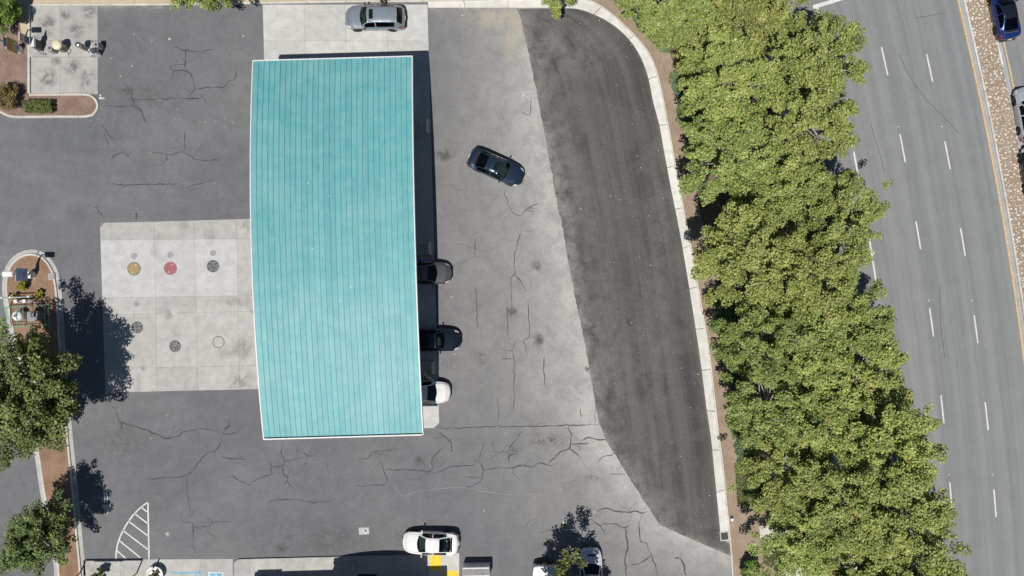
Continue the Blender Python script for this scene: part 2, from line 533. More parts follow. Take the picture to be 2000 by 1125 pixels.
M['grass'] = foliage('grass_blades', (.07, .13, .03), (.16, .23, .06), (.28, .33, .11))

# ------------------------------------------------------------------ ground and lot
MB().poly([(-400, -400), (400, -400), (400, 400), (-400, 400)], -0.06).build('ground', M['ground'], kind='structure')

SEAM = [(1008, 12), (1018, 40), (1028, 85), (1040, 140), (1052, 200), (1064, 262), (1076, 330), (1092, 420), (1097, 432), (1106, 490), (1122, 575), (1136, 640), (1148, 700),
        (1160, 775), (1170, 825), (1182, 858), (1204, 892), (1230, 935), (1256, 975), (1275, 1005), (1290, 1026), (1335, 1046), (1426, 1086)]
GUT = [(1125, 17), (1150, 24), (1182, 39), (1214, 62), (1240, 92), (1256, 122), (1267, 155), (1276, 200), (1288, 245), (1296, 290), (1311, 370), (1327, 450), (1345, 555), (1366, 690),
       (1379, 790), (1388, 850), (1396, 930), (1404, 1010), (1408, 1052)]

def dist_line(U, V, line):
    d = np.full(U.shape, 1e9)
    for (a, b), (c, e) in zip(line[:-1], line[1:]):
        dx, dy = c - a, e - b
        tt = np.clip(((U - a) * dx + (V - b) * dy) / (dx * dx + dy * dy), 0, 1)
        d = np.minimum(d, np.hypot(U - a - tt * dx, V - b - tt * dy))
    return d

def blob(U, V, u, v, ru, rv):
    return np.exp(-(((U - u) / ru) ** 2 + ((V - v) / rv) ** 2))

def sheet(name, us, vs_, z, mat, attrs):
    U, V = np.meshgrid(us, vs_)
    X = (U - 1000) / K; Y = (562.5 - V) / K
    verts = np.stack([X, Y, np.full(X.shape, z)], -1).reshape(-1, 3)
    nu, nv = len(us), len(vs_)
    i = np.arange(nu - 1)[None, :] + np.arange(nv - 1)[:, None] * nu
    q = np.stack([i, i + nu, i + nu + 1, i + 1], -1).reshape(-1, 4)
    return fast_mesh(name, verts, q, mat, {k: f(U, V).ravel() for k, f in attrs.items()})

def f_dust(U, V):
    d = dist_line(U, V, SEAM)
    near = np.exp(-d / 70) * np.clip(np.exp(-((V - 560) / 420) ** 2) + .42, 0, 1) * .95
    wide = .19 / (1 + np.exp(-(U - 860) / 25)) * np.exp(-np.clip(V - 800, 0, None) / 120) * (U < 1300)
    d2 = blob(U, V, 1060, 520, 60, 170) * .45 + blob(U, V, 1090, 740, 70, 90) * .4 + blob(U, V, 975, 480, 45, 70) * .18
    low = .12 * blob(U, V, 1150, 980, 220, 120) + .18 * blob(U, V, 1350, 1100, 90, 40) + .25 * np.exp(-dist_line(U, V, SEAM[-8:]) / 22)
    left = -.15 * blob(U, V, 60, 330, 200, 160)
    return np.clip(np.maximum(near, d2) + wide + low + left, 0, .95)
def f_soil(U, V):
    return np.clip(blob(U, V, 975, 32, 55, 26) + blob(U, V, 1000, 75, 14, 40) * .8 + np.exp(-np.abs(V - 13) / 7) * (U > 836) * .6
                   + np.exp(-np.abs(V - 12) / 5) * ((U > 190) & (U < 320)) * .6 + blob(U, V, 1005, 60, 20, 25) * .7 + blob(U, V, 1028, 125, 6, 25) * .5, 0, 1)
def f_oil(U, V):
    spots = [(868, 303, 16, 8), (1049, 518, 8, 8), (1000, 608, 9, 9), (1053, 664, 9, 11), (247, 178, 8, 6), (1000, 880, 10, 8), (820, 900, 9, 7), (1012, 352, 14, 6), (550, 1070, 10, 6),
             (1035, 408, 6, 6), (1150, 720, 8, 4), (940, 700, 9, 9), (1060, 860, 30, 10), (280, 1020, 7, 5)]
    a = sum(blob(U, V, *s) for s in spots)
    a = a + .35 * blob(U, V, 240, 860, 40, 40) + .3 * blob(U, V, 620, 1050, 160, 30) + .3 * blob(U, V, 300, 190, 80, 30)
    return np.clip(a, 0, 1)

lot = obj('parking_lot', sheet('parking_lot', np.arange(-420, 1440, 7.0), np.arange(-260, 1500, 7.0), 0.0, M['asphalt'],
                               {'dust': f_dust, 'soil': f_soil, 'oil': f_oil}), kind='structure')

# newer asphalt strip, ruled between the seam and the gutter
vv_ = np.unique(np.concatenate([np.linspace(17, 160, 60), np.linspace(160, 1086, 380)]))
su, sv = np.array([p[0] for p in SEAM], float), np.array([p[1] for p in SEAM], float)
gu, gv = np.array([p[0] for p in GUT] + [1424, 1428], float), np.array([p[1] for p in GUT] + [1062, 1090], float)
wob = np.array([mnoise.noise(Vector((0, v * .06, 3))) * 2.0 + mnoise.noise(Vector((0, v * .31, 8))) * 1.5 for v in vv_])
L_ = np.interp(vv_, sv, su) + wob
R_ = np.interp(vv_, gv, gu) + 1.0
T_ = np.linspace(0, 1, 44)
U = L_[:, None] + (R_ - L_)[:, None] * T_[None, :]
V = np.repeat(vv_[:, None], 44, 1)
X = (U - 1000) / K; Y = (562.5 - V) / K
i = np.arange(43)[None, :] + np.arange(len(vv_) - 1)[:, None] * 44
q = np.stack([i, i + 44, i + 45, i + 1], -1).reshape(-1, 4)
edge = np.exp(-(U - L_[:, None]) / 9) * .75 + np.exp(-(U - L_[:, None]) / 60) * .55 + .35 * blob(U, V, 1085, 430, 40, 150) + .35 * blob(U, V, 1120, 90, 90, 50) + .15 * blob(U, V, 1180, 720, 90, 80) + .25 * blob(U, V, 1290, 520, 30, 300) + .35 * np.exp(-(R_[:, None] - U) / 4)
obj('asphalt_overlay', fast_mesh('asphalt_overlay', np.stack([X, Y, np.full(X.shape, .008)], -1).reshape(-1, 3), q, M['new_asphalt'],
    {'across': ((R_[:, None] - U) / K).ravel(), 'along': (V / K).ravel(), 'dust': np.clip(edge, 0, 1).ravel()}), kind='structure')

# ------------------------------------------------------------------ main road
dv = np.array([92, 265, 433, 602, 773, 942, 1112], float)
du = np.array([1720, 1761, 1790, 1815, 1837, 1854, 1869], float)
fit = np.polyfit(dv, du, 2)
def lane_u(v): return np.polyval(fit, np.clip(v, -160, 1250)) + (np.clip(v, -1e9, -160) + 160) * (2 * fit[0] * -160 + fit[1]) + (np.clip(v, 1250, 1e9) - 1250) * (2 * fit[0] * 1250 + fit[1])
rv = np.arange(-900, 2000, 25.0)
off = np.linspace(-160, 520, 60)
U = lane_u(rv)[:, None] + off[None, :]; V = np.repeat(rv[:, None], 60, 1)
X = (U - 1000) / K; Y = (562.5 - V) / K
i = np.arange(59)[None, :] + np.arange(len(rv) - 1)[:, None] * 60
q = np.stack([i, i + 60, i + 61, i + 1], -1).reshape(-1, 4)
road = obj('road', fast_mesh('road', np.stack([X, Y, np.full(X.shape, -.012)], -1).reshape(-1, 3), q, M['road'],
           {'across': np.repeat(off[None, :] / K, len(rv), 0).ravel(), 'along': (V / K).ravel()}), kind='structure')

def lane_line(o, v0, v1, step=12):
    n = max(2, int(abs(v1 - v0) / step) + 1)
    return [P(float(lane_u(v)) + o, v) for v in np.linspace(v0, v1, n)]
ZR = -.012
for k in range(-2, 8):
    ribbon(lane_line(0, 92 + 170 * k, 147 + 170 * k), -.06, .06, ZR + .005, None).build('lane_dash', M['white_paint'], road)
    ribbon(lane_line(85, 106 + 170 * k, 160 + 170 * k), -.06, .06, ZR + .005, None).build('lane_dash', M['white_paint'], road)
for k in range(-2, 8):
    for o in (0, 85):
        a = P(float(lane_u(247 + 170 * k)) + o, 247 + 170 * k)
        if k % 2 == 0: MB().lathe((a.x, a.y, ZR + .002), [(.06, 0), (.05, .015), (.02, .02)], 8).build('lane_stud', M['white_paint'], road)
for o, w in ((171, .075), (241, .06)):
    ribbon(lane_line(o, -250, 1300), -w, w, ZR + .005, None).build('edge_line', M['yellow_paint'], road)
ribbon(lane_line(-97, 296, 566), -.07, .07, ZR + .005, None).build('edge_line', M['white_paint'], road)
for v in (332, 478, 624):
    ribbon([P(1642 + (v - 332) * .22, v), P(1675 + (v - 332) * .22, v + 18)], -.17, .17, ZR + .007, None).build('buffer_stripe', M['white_paint'], road)
ribbon([P(1588, 14), P(1646, -4)], -.16, .16, ZR + .007, None).build('stop_line', M['white_paint'], road)
ribbon([P(1594, 8), P(1610, 60)], -.09, .09, ZR + .009, None).build('edge_line', M['white_paint'], road)

# median with cobbles between two kerbs
med = ribbon(lane_line(204.5, -500, 1600), -.86, .86, -.05, .085).build('median', M['dirt'], kind='structure')
for a, o in ((.86, 'l'), (-.86, 'r')):
    line = lane_line(204.5, -300, 1300)
    kb = obj('kerb', None, kind='structure'); kb.name = 'median_kerb'
    acc, cur = 0, [line[0]]
    for i in range(1, len(line)):
        cur.append(line[i]); acc += (line[i] - line[i - 1]).length
        if acc > 3:
            v = 562.5 - cur[-1].y * K
            m = M['kerb_grey']
            if o == 'l': m = M['yellow_kerb'] if v < 65 else (M['white_paint'] if v < 150 else M['kerb_grey'])
            elif v < 140: m = M['white_paint']
            elif v < 1200: m = M['kerb']
            ribbon(cur, a, a + (.16 if a > 0 else -.16), -.05, .12).build('kerb_segment', m, kb)
            cur = [line[i]]; acc = 0
# gutter pan each side of the median
for a in (1.03, -1.03):
    ribbon(lane_line(204.5, -300, 1300), a, a + (.30 if a > 0 else -.30), ZR + .004, None).build('gutter_pan', M['kerb_grey'], med)
# cobbles: thousands of small stones
def pebble():
    bm = bmesh.new(); bmesh.ops.create_icosphere(bm, subdivisions=1, radius=1)
    v = np.array([p.co for p in bm.verts]); f = [[p.index for p in fc.verts] for fc in bm.faces]; bm.free()
    return v, np.array(f)
pv, pf = pebble()
line = lane_line(204.5, -220, 860, 6); ns = normals2d(line)
allv, allf, tint = [], [], []
for p, n_ in zip(line, ns):
    for k in range(8):
        o = -.82 + k * .235 + nrng.uniform(-.13, .13); s = nrng.uniform(.06, .12)
        sc = np.array([s * nrng.uniform(.8, 1.3), s * nrng.uniform(.8, 1.3), s * .7]); a = nrng.uniform(0, 6.28)
        w = pv * (1 + nrng.uniform(-.15, .15, (len(pv), 1))) * sc
        w = np.stack([w[:, 0] * math.cos(a) - w[:, 1] * math.sin(a), w[:, 0] * math.sin(a) + w[:, 1] * math.cos(a), w[:, 2]], -1)
        t_ = Vector((-n_.y, n_.x, 0)) * nrng.uniform(-.16, .16)
        allf.append(pf + len(allv) * len(pv)); allv.append(w + np.array([p.x + n_.x * o + t_.x, p.y + n_.y * o + t_.y, .095])); tint.append(np.full(len(pv), nrng.uniform()))
me = bpy.data.meshes.new('median_cobbles')
va = np.concatenate(allv); fa = np.concatenate(allf)
me.vertices.add(len(va)); me.vertices.foreach_set('co', va.astype(np.float32).ravel())
me.loops.add(len(fa) * 3); me.loops.foreach_set('vertex_index', fa.astype(np.int32).ravel())
me.polygons.add(len(fa)); me.polygons.foreach_set('loop_start', np.arange(len(fa), dtype=np.int32) * 3)
me.update(calc_edges=True)
at = me.attributes.new('tint', 'FLOAT', 'POINT'); at.data.foreach_set('value', np.concatenate(tint).astype(np.float32))
t = NT('cobble_stone')
c = t.mix(t.attr('tint'), (.50, .44, .36), (.76, .72, .64))
c = t.mix(t.math('MULTIPLY', t.ramp(t.noise(.5, 4, .6), .55, .68), .38), c, (.44, .26, .15))
me.materials.append(t.out(c, .85))
obj('median_cobbles', me, kind='stuff', label='rounded tan cobbles set along the road median', cat='cobbles')

# ------------------------------------------------------------------ ground between lot kerb and road
KO = [(1140, -6), (1176, 12), (1207, 36), (1240, 68), (1264, 96), (1280, 128), (1292, 170), (1303, 225), (1314, 285), (1336, 405), (1349, 470), (1365, 560), (1387, 690), (1403, 830),
      (1413, 905), (1421, 985), (1429, 1065), (1433, 1125), (1440, 1300)]
ko = smooth_line(W2(KO), .5)
vb = [v for v in range(-240, 1301, 20)]
right_edge = [P(float(lane_u(v)) - 162, v) for v in vb]
poly_all = [P(1000, -6), *ko, *[p for p in reversed(right_edge)], P(1000, -240)]
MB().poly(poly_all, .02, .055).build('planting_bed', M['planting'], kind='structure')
dirt_in = [(1000, -9)] + KO
dn = normals2d(ko)
dirt_poly = [p for p in ko] + [p + n_ * (1.35 + .35 * mnoise.noise(Vector((p.x * .4, p.y * .4, 0))) + (2.2 if p.y < -17.5 else 0)) for p, n_ in reversed(list(zip(ko, dn)))]
MB().poly(dirt_poly, .03, .075).build('dirt_verge', M['dirt'], kind='structure')
# pavement beside the road, laid in slabs
walk = ribbon([P(float(lane_u(v)) - 205, v) for v in range(-240, 1301, 20)], -.95, .95, .02, .085).build('pavement', M['joint'], kind='structure')
for v in range(-240, 1290, 36):
    ribbon([P(float(lane_u(w)) - 205, w) for w in (v + .4, v + 18, v + 35.6)], -.93, .93, .05, .095).build('paving_slab', M['concrete_apron'], walk)
kb = obj('road_kerb', None, kind='structure')
segmented(kb, 'kerb_segment', [P(float(lane_u(v)) - 162, v) for v in range(-240, 1301, 15)], -.08, .10, -.05, .115, M['kerb_grey'], 3.2)
pad = MB().poly([P(1482, 1027), P(1600, 1022), P(1604, 1048), P(1484, 1054)], .05, .10).build('concrete_pad', M['kerb_bright'], kind='structure')
MB().poly([P(1512, 1130), P(1560, 1098), P(1700, 1090), P(1705, 1150)], .05, .10).build('footpath', M['kerb_bright'], kind='structure')

# lot kerb and gutter on the right, and along the top
gl = smooth_line(W2([(836, 15), (930, 15), (1040, 15), (1090, 15)] + GUT), .4)
kline = smooth_line(W2([(60, 8), (300, 7), (512, 4), (700, 1), (836, 0), (1000, -4), (1100, -5)] + [(1142, -3)] + KO[1:]), .4)
lk = obj('lot_kerb', None, kind='structure')
segmented(lk, 'kerb_segment', kline, -.02, -.17, -.05, .13, M['kerb_bright'], 3.0, .035)
gp = obj('gutter', None, kind='structure')
# gutter pan between asphalt and kerb face
NG = 60
ka = [kline[int(i)] for i in np.linspace(0, len(kline) - 1, 400)]
def closest_on(line, p): return min(line, key=lambda q_: (q_ - p).length_squared)
segs = [gl[i:i + 9] for i in range(0, len(gl) - 1, 8)]
for sg in segs:
    if len(sg) < 2: continue
    inner = [p.copy() for p in sg]; inner[0] = inner[0].lerp(inner[1], .06); inner[-1] = inner[-1].lerp(inner[-2], .06)
    outer = [closest_on(kline, p) for p in sg]
    if len(outer) > 2: outer[0] = outer[0].lerp(outer[1], .06); outer[-1] = outer[-1].lerp(outer[-2], .06)
    vs_, fs = [], []
    for a, b in zip(inner, outer):
        vs_ += [(a.x, a.y, .012), (b.x, b.y, .016)]
    for i in range(len(inner) - 1): fs.append((i * 2, i * 2 + 2, i * 2 + 3, i * 2 + 1))
    obj('gutter_segment', mesh('gutter_segment', vs_, [f[::-1] for f in fs], M['gutter']), gp)
MB().poly([P(-420, 9.5), P(60, 8.6), P(300, 7.6), P(512, 4.6), P(700, 1.6), P(836, .6), P(1000, -3.4), P(1145, -3), P(1145, -400), P(-420, -400)], .02, .06).build('verge', M['dry_dirt'], kind='structure')

# ------------------------------------------------------------------ concrete slabs
def slab(parent, pts, z, m, gap=.013, th=.03):
    c = sum((Vector((p[0], p[1], 0)) for p in pts), Vector()) / len(pts)
    q = []
    for p in pts:
        d = Vector((p[0], p[1], 0)) - c
        q.append(c + d * (1 - gap / max(d.length, .1)))
    return MB().poly(q, z - th, z).build('slab', m, parent)

ap = MB().poly([P(513, 9), P(835, 9), P(858, 826), P(848, 836), P(536, 838)], .004).build('concrete_apron', M['joint'], kind='structure')
rows = [9, 80, 160, 243, 326, 409, 492, 575, 658, 741, 837]
def apx(c, v):
    a = 513 + (535.5 - 513) * (v - 9) / 828; b = 835 + 23 * (v - 9) / 828
    return a + (b - a) * c / 4
for r in range(10):
    for c in range(4):
        v0, v1 = rows[r], rows[r + 1]
        pts = [(apx(c, v0), v0), (apx(c + 1, v0), v0), (apx(c + 1, v1), v1), (apx(c, v1), v1)]
        if r == 9 and c == 3: pts = [pts[0], pts[1], (858, 826), (847, 836), pts[3]]
        slab(ap, W2(pts), .014, M['concrete_apron'])

rl = [(436, 427), (469, 466), (582, 577), (615, 608), (720, 714), (767, 760)]
cl = [(195, 206), (301, 307), (379, 387), (462, 469), (533, 536)]
def tp(c, r):
    u = cl[c][0]
    for _ in range(3):
        v = rl[r][0] + (rl[r][1] - rl[r][0]) * (u - 195) / 305
        u = cl[c][0] + (cl[c][1] - cl[c][0]) * (v - 436) / 330
    return (u, v)
tpd = MB().poly(W2([tp(0, 0), tp(4, 0), tp(4, 5), tp(0, 5)]), .0025).build('tank_pad', M['joint'], kind='structure')
for r in range(5):
    for c in range(4):
        pts = [tp(c, r), tp(c + 1, r), tp(c + 1, r + 1), tp(c, r + 1)]
        if r == 0 and c == 0: pts = [(pts[0][0], pts[0][1] + 9), (pts[0][0] + 9, pts[0][1] - 1)] + pts[1:]
        slab(tpd, W2(pts), .012, M['concrete_new'] if (r == 1 and c < 3) else M['concrete_old'])

air = MB().poly(W2([(60, 10), (191, 10), (191, 184), (60, 184)]), .0025).build('service_pad', M['joint'], kind='structure')
for u0, u1 in ((61, 118), (118, 191)):
    for v0, v1 in ((12, 79), (112, 184)):
        slab(air, W2([(u0, v0), (u1, v0), (u1, v1), (u0, v1)]), .012, M['concrete_stain'])
isl = [(58, 80)] + [(174 + 13 * math.sin(a), 96 - 16 * math.cos(a)) for a in np.linspace(0, math.pi, 12)] + [(58, 112)]
MB().poly(W2(isl), 0, .13).build('service_island', M['concrete_old'], kind='structure')

# ------------------------------------------------------------------ planters on the left
pt = [(-300, 20), (57, 12), (57, 186), (165, 186), (180, 189), (189, 199), (190, 210), (184, 221), (170, 227), (30, 228), (12, 223), (-10, 214), (-300, 205)]
MB().poly(W2(pt), 0, .09).build('planter_bed', M['mulch'], kind='structure')
MB().poly(W2([(-300, -5), (55, 8), (55, 78), (44, 76), (40, 40), (-300, 30)]), .05, .105).build('dry_soil', M['dry_dirt'], kind='structure')
lk2 = obj('planter_kerb', None, kind='structure')
segmented(lk2, 'kerb_segment', smooth_line(W2([(57.5, 8), (57.5, 60), (57.5, 130), (57.5, 183)]), .4), -.10, .10, -.02, .14, M['kerb'], 2.6)
segmented(lk2, 'kerb_segment', smooth_line(W2([(58, 185.5), (120, 185), (165, 185), (179, 188), (189, 198), (191, 210), (185, 221), (170, 227.5), (100, 228), (30, 228.5), (13, 224), (-10, 215), (-60, 205)]), .25), -.10, .10, -.02, .13, M['kerb'], 2.6)

IL = [(112, 1290), (118, 1125), (104, 1030), (90, 960), (80, 893), (62, 800), (42, 700), (28, 640), (18, 585), (16, 555), (22, 525), (40, 505), (62, 499), (82, 505), (98, 525), (106, 552), (111, 600), (116, 680), (124, 780),
      (130, 850), (140, 950), (148, 1040), (156, 1125), (165, 1290)]
il = smooth_line(W2(IL), .35)
MB().poly(il, 0, .10).build('planter_bed', M['mulch_orange'], kind='structure')
lk3 = obj('island_kerb', None, kind='structure')
segmented(lk3, 'kerb_segment', il, .0, .17, -.02, .14, M['kerb'], 2.8)
g3 = obj('island_gutter', None, kind='structure')
segmented(g3, 'gutter_segment', il, .17, .52, -.03, .012, M['concrete_old'], 2.8)

# ------------------------------------------------------------------ shop forecourt pavement at the bottom
fp = MB().poly(W2([(163, 1093), (455, 1091.5), (455, 1200), (163, 1200)]), .003).build('forecourt_apron', M['joint'], kind='structure')
for a, b in ((163, 235), (235, 310), (310, 391), (391, 455)):
    slab(fp, W2([(a, 1093 - (a - 163) * .005), (b, 1093 - (b - 163) * .005), (b, 1200), (a, 1200)]), .012, M['concrete_old'])
sw = MB().poly(W2([(458, 1097), (466, 1091), (690, 1085.5), (834, 1082), (834, 1200), (458, 1200)]), .0, .135).build('forecourt_pavement', M['joint'], kind='structure')
xs = [458, 489, 541, 595, 648, 700, 752, 800, 834]
for a, b in zip(xs[:-1], xs[1:]):
    ya = 1091.3 - (a - 466) * .0252; yb = 1091.3 - (b - 466) * .0252
    pts = [(a, ya if a > 460 else 1097), (b, yb), (b, 1140), (a, 1140)]
    if a == 458: pts = [(458, 1097), (466, 1091.3), (b, yb), (b, 1140), (458, 1140)]
    slab(sw, W2(pts), .148, M['concrete_old'], .012)
rp = MB().poly(W2([(835, 1081), (897, 1080), (897, 1200), (835, 1200)]), .0, .03).build('kerb_ramp', M['concrete_apron'], kind='structure')
for pts in ([(840, 1085), (862, 1084.5), (862, 1114), (840, 1114)], [(875, 1114), (895, 1114), (895, 1160), (875, 1160)], [(864, 1115), (873, 1115), (873, 1160), (864, 1160)]):
    pad = MB().poly(W2(pts), .02, .038).build('tactile_pad', M['yellow_pad'], rp)
# painted markings
def flat(name, pts, z, m, parent): return MB().poly(W2(pts), z).build(name, m, parent)
flat('arrow_shaft', [(202, 960), (209, 960), (211, 982), (203, 982)], .005, M['white_paint'], lot)
flat('arrow_head', [(198, 986), (218, 985), (209, 1005)], .005, M['white_paint'], lot)
arc = smooth_line(W2([(289, 981), (275, 991), (262, 1004), (250, 1020), (240, 1037), (232, 1056), (227.5, 1075), (226.5, 1092)]), .3)
ribbon(arc, -.06, .06, .005, None).build('hatch_line', M['white_paint'], lot)
ribbon(W2([(289, 981), (290, 1035), (291, 1092)]), -.06, .06, .005, None).build('hatch_line', M['white_paint'], lot)
for a, b in (((276, 991), (288, 1000)), ((263, 1003), (289, 1023)), ((251, 1018), (289.5, 1047)), ((240, 1036), (290, 1074)), ((233, 1056), (274, 1089)), ((229, 1076), (245, 1090))):
    ribbon(W2([a, b]), -.055, .055, .005, None).build('hatch_line', M['white_paint'], lot)
for a, b in (((227, 1095), (229, 1130)), ((232, 1104), (260, 1130)), ((262, 1096), (292, 1122))):
    ribbon(W2([a, b]), -.05, .05, .017, None).build('hatch_line', M['worn_paint'], fp)
for a, b in (((334, 1119), (391, 1118)), ((391, 1118), (391, 1160)), ((356, 1120), (345, 1145)), ((384, 1120), (372, 1145))):
    ribbon(W2([a, b]), -.06, .06, .017, None).build('access_stripe', M['blue_paint'], fp)
flat('access_square', [(407, 1117), (436, 1117), (436, 1150), (407, 1150)], .017, M['white_paint'], fp)
flat('access_square', [(410, 1119.5), (433.5, 1119.5), (433.5, 1148), (410, 1148)], .020, M['blue_paint'], fp)
MB().lathe((*P(423, 1124).xy, .022), [(.10, 0), (.09, .002)], 12).build('access_symbol', M['white_paint'], fp)
flat('stencil_mark', [(194, 188), (195.5, 184), (197.2, 184.5), (197.6, 188.6)], .013, M['white_paint'], lot)
for pts in ([(193, 190), (199, 190), (200, 192), (196, 193.8), (194, 193)], [(199.3, 190), (201, 190), (200.6, 194.5), (199.2, 194.5)], [(201.8, 191), (203.6, 190.2), (204.4, 194), (202, 194)]):
    flat('stencil_mark', pts, .013, M['white_paint'], lot)
for a, b in (((1019, 182), (1044, 178)), ((1022, 184), (1040, 197)), ((1020, 183), (1023.5, 201))):
    ribbon(W2([a, b]), -.035, .035, .005, None).build('worn_marking', M['worn_paint'], lot)

# ------------------------------------------------------------------ sealed cracks
CR = [[(336,94),(345,93),(362,98),(392,102),(402,97),(418,98)],[(363,98),(362,130)],[(331,125),(333,134),(338,139),(352,137),(370,142),(376,155),(379,172),(372,186)],[(338,139),(337,151)],
[(379,175),(405,171),(436,170),(447,158),(458,155),(462,137)],[(259,165),(258,192),(256,207),(200,207)],[(256,195),(300,194),(350,192),(390,192),(396,181)],[(256,207),(272,212),(280,225),(286,242)],
[(197,243),(212,262),(222,272),(240,268)],[(361,258),(360,300)],[(360,297),(350,296),(330,303),(310,298),(292,297)],[(360,297),(372,304),(382,311),(405,313),(430,311)],[(325,303),(326,315)],
[(218,312),(230,300),(245,299),(252,308)],[(206,359),(240,361),(300,360),(350,359)],[(184,405),(191,410),(204,431)],[(266,413),(266,430)],
[(217,793),(226,800),(234,824),(260,832),(285,840),(300,846),(325,856),(345,852),(360,843),(400,838),(424,843),(434,849)],[(236,826),(240,840)],
[(434,849),(430,868),(420,881),(403,886),(390,902),(375,920),(355,931),(320,933),(288,936)],[(434,849),(440,838),(450,830)],[(434,849),(452,848),(470,838),(475,827)],
[(433,892),(446,896),(462,895),(480,898)],[(450,929),(475,941),(490,950)],[(486,948),(490,942),(515,930),(531,926),(530,913),(552,910),(556,900),(550,888),(553,862)],[(531,912),(525,901)],
[(552,910),(554,925),(563,933),(562,941),(577,957)],[(562,940),(556,947)],[(556,900),(575,897),(588,891)],[(594,883),(600,890),(617,891)],[(600,890),(598,894)],
[(524,990),(523,982),(535,977),(560,976),(585,976),(600,980),(640,980),(650,976)],[(700,898),(722,893),(725,884),(765,880)],[(745,900),(750,918),(752,945),(693,949)],
[(750,918),(800,917),(842,919),(845,895),(872,869)],[(842,919),(852,925),(880,912),(928,909)],[(842,919),(832,928)],[(857,843),(880,862),(882,886)],
[(947,865),(940,880),(937,900),(943,917),(940,935),(930,945),(908,953)],[(924,900),(937,901)],[(943,917),(980,915),(1000,914),(1020,908),(1040,912),(1055,903),(1070,908),(1085,908)],
[(850,837),(900,836),(960,833),(1030,833),(1100,831),(1170,829)],[(1020,843),(1005,862),(996,877),(1006,884),(995,890),(993,903)],[(1110,832),(1115,855),(1112,876),(1095,883),(1070,905)],
[(1112,876),(1125,885),(1133,897)],[(1115,868),(1150,866)],[(1135,859),(1150,855),(1165,858),(1185,860)],
[(1168,998),(1180,993),(1210,1000),(1245,999),(1253,1003),(1268,997)],[(1118,1016),(1135,1018),(1153,1015),(1172,1028),(1182,1045)],[(1172,1028),(1180,1023),(1205,1024),(1220,1031),(1232,1024)],
[(1220,1031),(1226,1065),(1221,1090),(1224,1125)],[(1253,1008),(1248,1027),(1251,1055),(1263,1064),(1272,1085),(1280,1105),(1283,1125)],[(1272,1085),(1250,1100),(1232,1105)],
[(1317,1092),(1328,1090),(1335,1105),(1340,1125)],[(1050,1040),(1100,1034)],[(353,1006),(358,1017),(375,1022),(378,1050),(377,1062),(382,1080)],[(378,1029),(407,1028),(418,1020),(455,1019)]]
CT = [[(987,367),(986,380),(995,405),(1005,419),(1018,421)],[(1018,421),(1030,408),(1052,398)],[(1018,440),(1015,460),(1007,490),(1005,520),(1006,535),(998,545),(1000,600)],[(1006,537),(1016,550),(1030,570)],[(928,465),(929,480),(926,500)],
[(929,560),(931,600),(932,645)],[(991,601),(992,640),(995,668)],[(1031,584),(1032,610),(1034,640),(1033,660),(1022,665),(1027,680),(1031,697)],[(978,680),(1000,685),(1004,670),(1012,666)],
[(1000,685),(1005,710),(1004,750),(1004,790),(998,803)],[(1063,696),(1062,725),(1065,755)],[(973,775),(974,800),(972,830)],[(1132,797),(1135,815)],[(1164,790),(1162,828)],[(358,370),(385,359),(418,353)],
[(1020,218),(1034,225),(1037,200),(1040,190)],[(1150,930),(1166,930),(1164,940)],[(1190,926),(1222,925)],[(1165,905),(1180,890),(1195,890),(1200,880)],[(365,930),(366,960),(372,1000)],[(960,862),(966,880)],[(1000,700),(980,702)]]
def jitter_line(pts, amp):
    l = smooth_line(W2(pts), .14)
    return [p + Vector((mnoise.noise(Vector((p.x * 2.1, p.y * 2.1, 1))), mnoise.noise(Vector((p.x * 2.1, p.y * 2.1, 9))), 0)) * amp for p in l]
def crack(pts, w, m, z, name):
    l = jitter_line(pts, .11); ns = normals2d(l); vs_, fs = [], []
    for k, (p, n_) in enumerate(zip(l, ns)):
        e = min(1, .25 + 3 * min(k, len(l) - 1 - k) / max(len(l), 1) * 2)
        ww = w * e * max(.25, .72 + .7 * mnoise.noise(p * 1.3) + .35 * mnoise.noise(p * 7))
        vs_ += [(p.x - n_.x * ww, p.y - n_.y * ww, z), (p.x + n_.x * ww, p.y + n_.y * ww, z)]
    for i in range(len(l) - 1): fs.append((i * 2, i * 2 + 2, i * 2 + 3, i * 2 + 1))
    obj(name, mesh(name, vs_, fs, m), lot)
for k, c in enumerate(CR): crack(c, rng.uniform(.046, .072), M['crack'], .0035 + .0003 * (k % 4), 'crack_seal')
for k, c in enumerate(CT): crack(c, rng.uniform(.026, .040), M['crack_thin'], .0035 + .0003 * (k % 4), 'crack')
for c in ([(775, 945), (781, 965), (788, 968), (820, 960), (870, 953), (905, 952), (920, 955), (975, 964), (1012, 967)], [(768, 944), (776, 962)], [(1164, 930), (1172, 912)]):
    crack(c, .013, M['chalk'], .0052, 'pale_scratch')
for a, b in (((1206, 932), (1212, 918)), ((1210, 935), (1219, 922)), ((1186, 902), (1200, 896)), ((1172, 903), (1186, 899))):
    ribbon(W2([a, b]), -.02, .04, .006, None).build('pale_scratch', M['chalk'], lot)

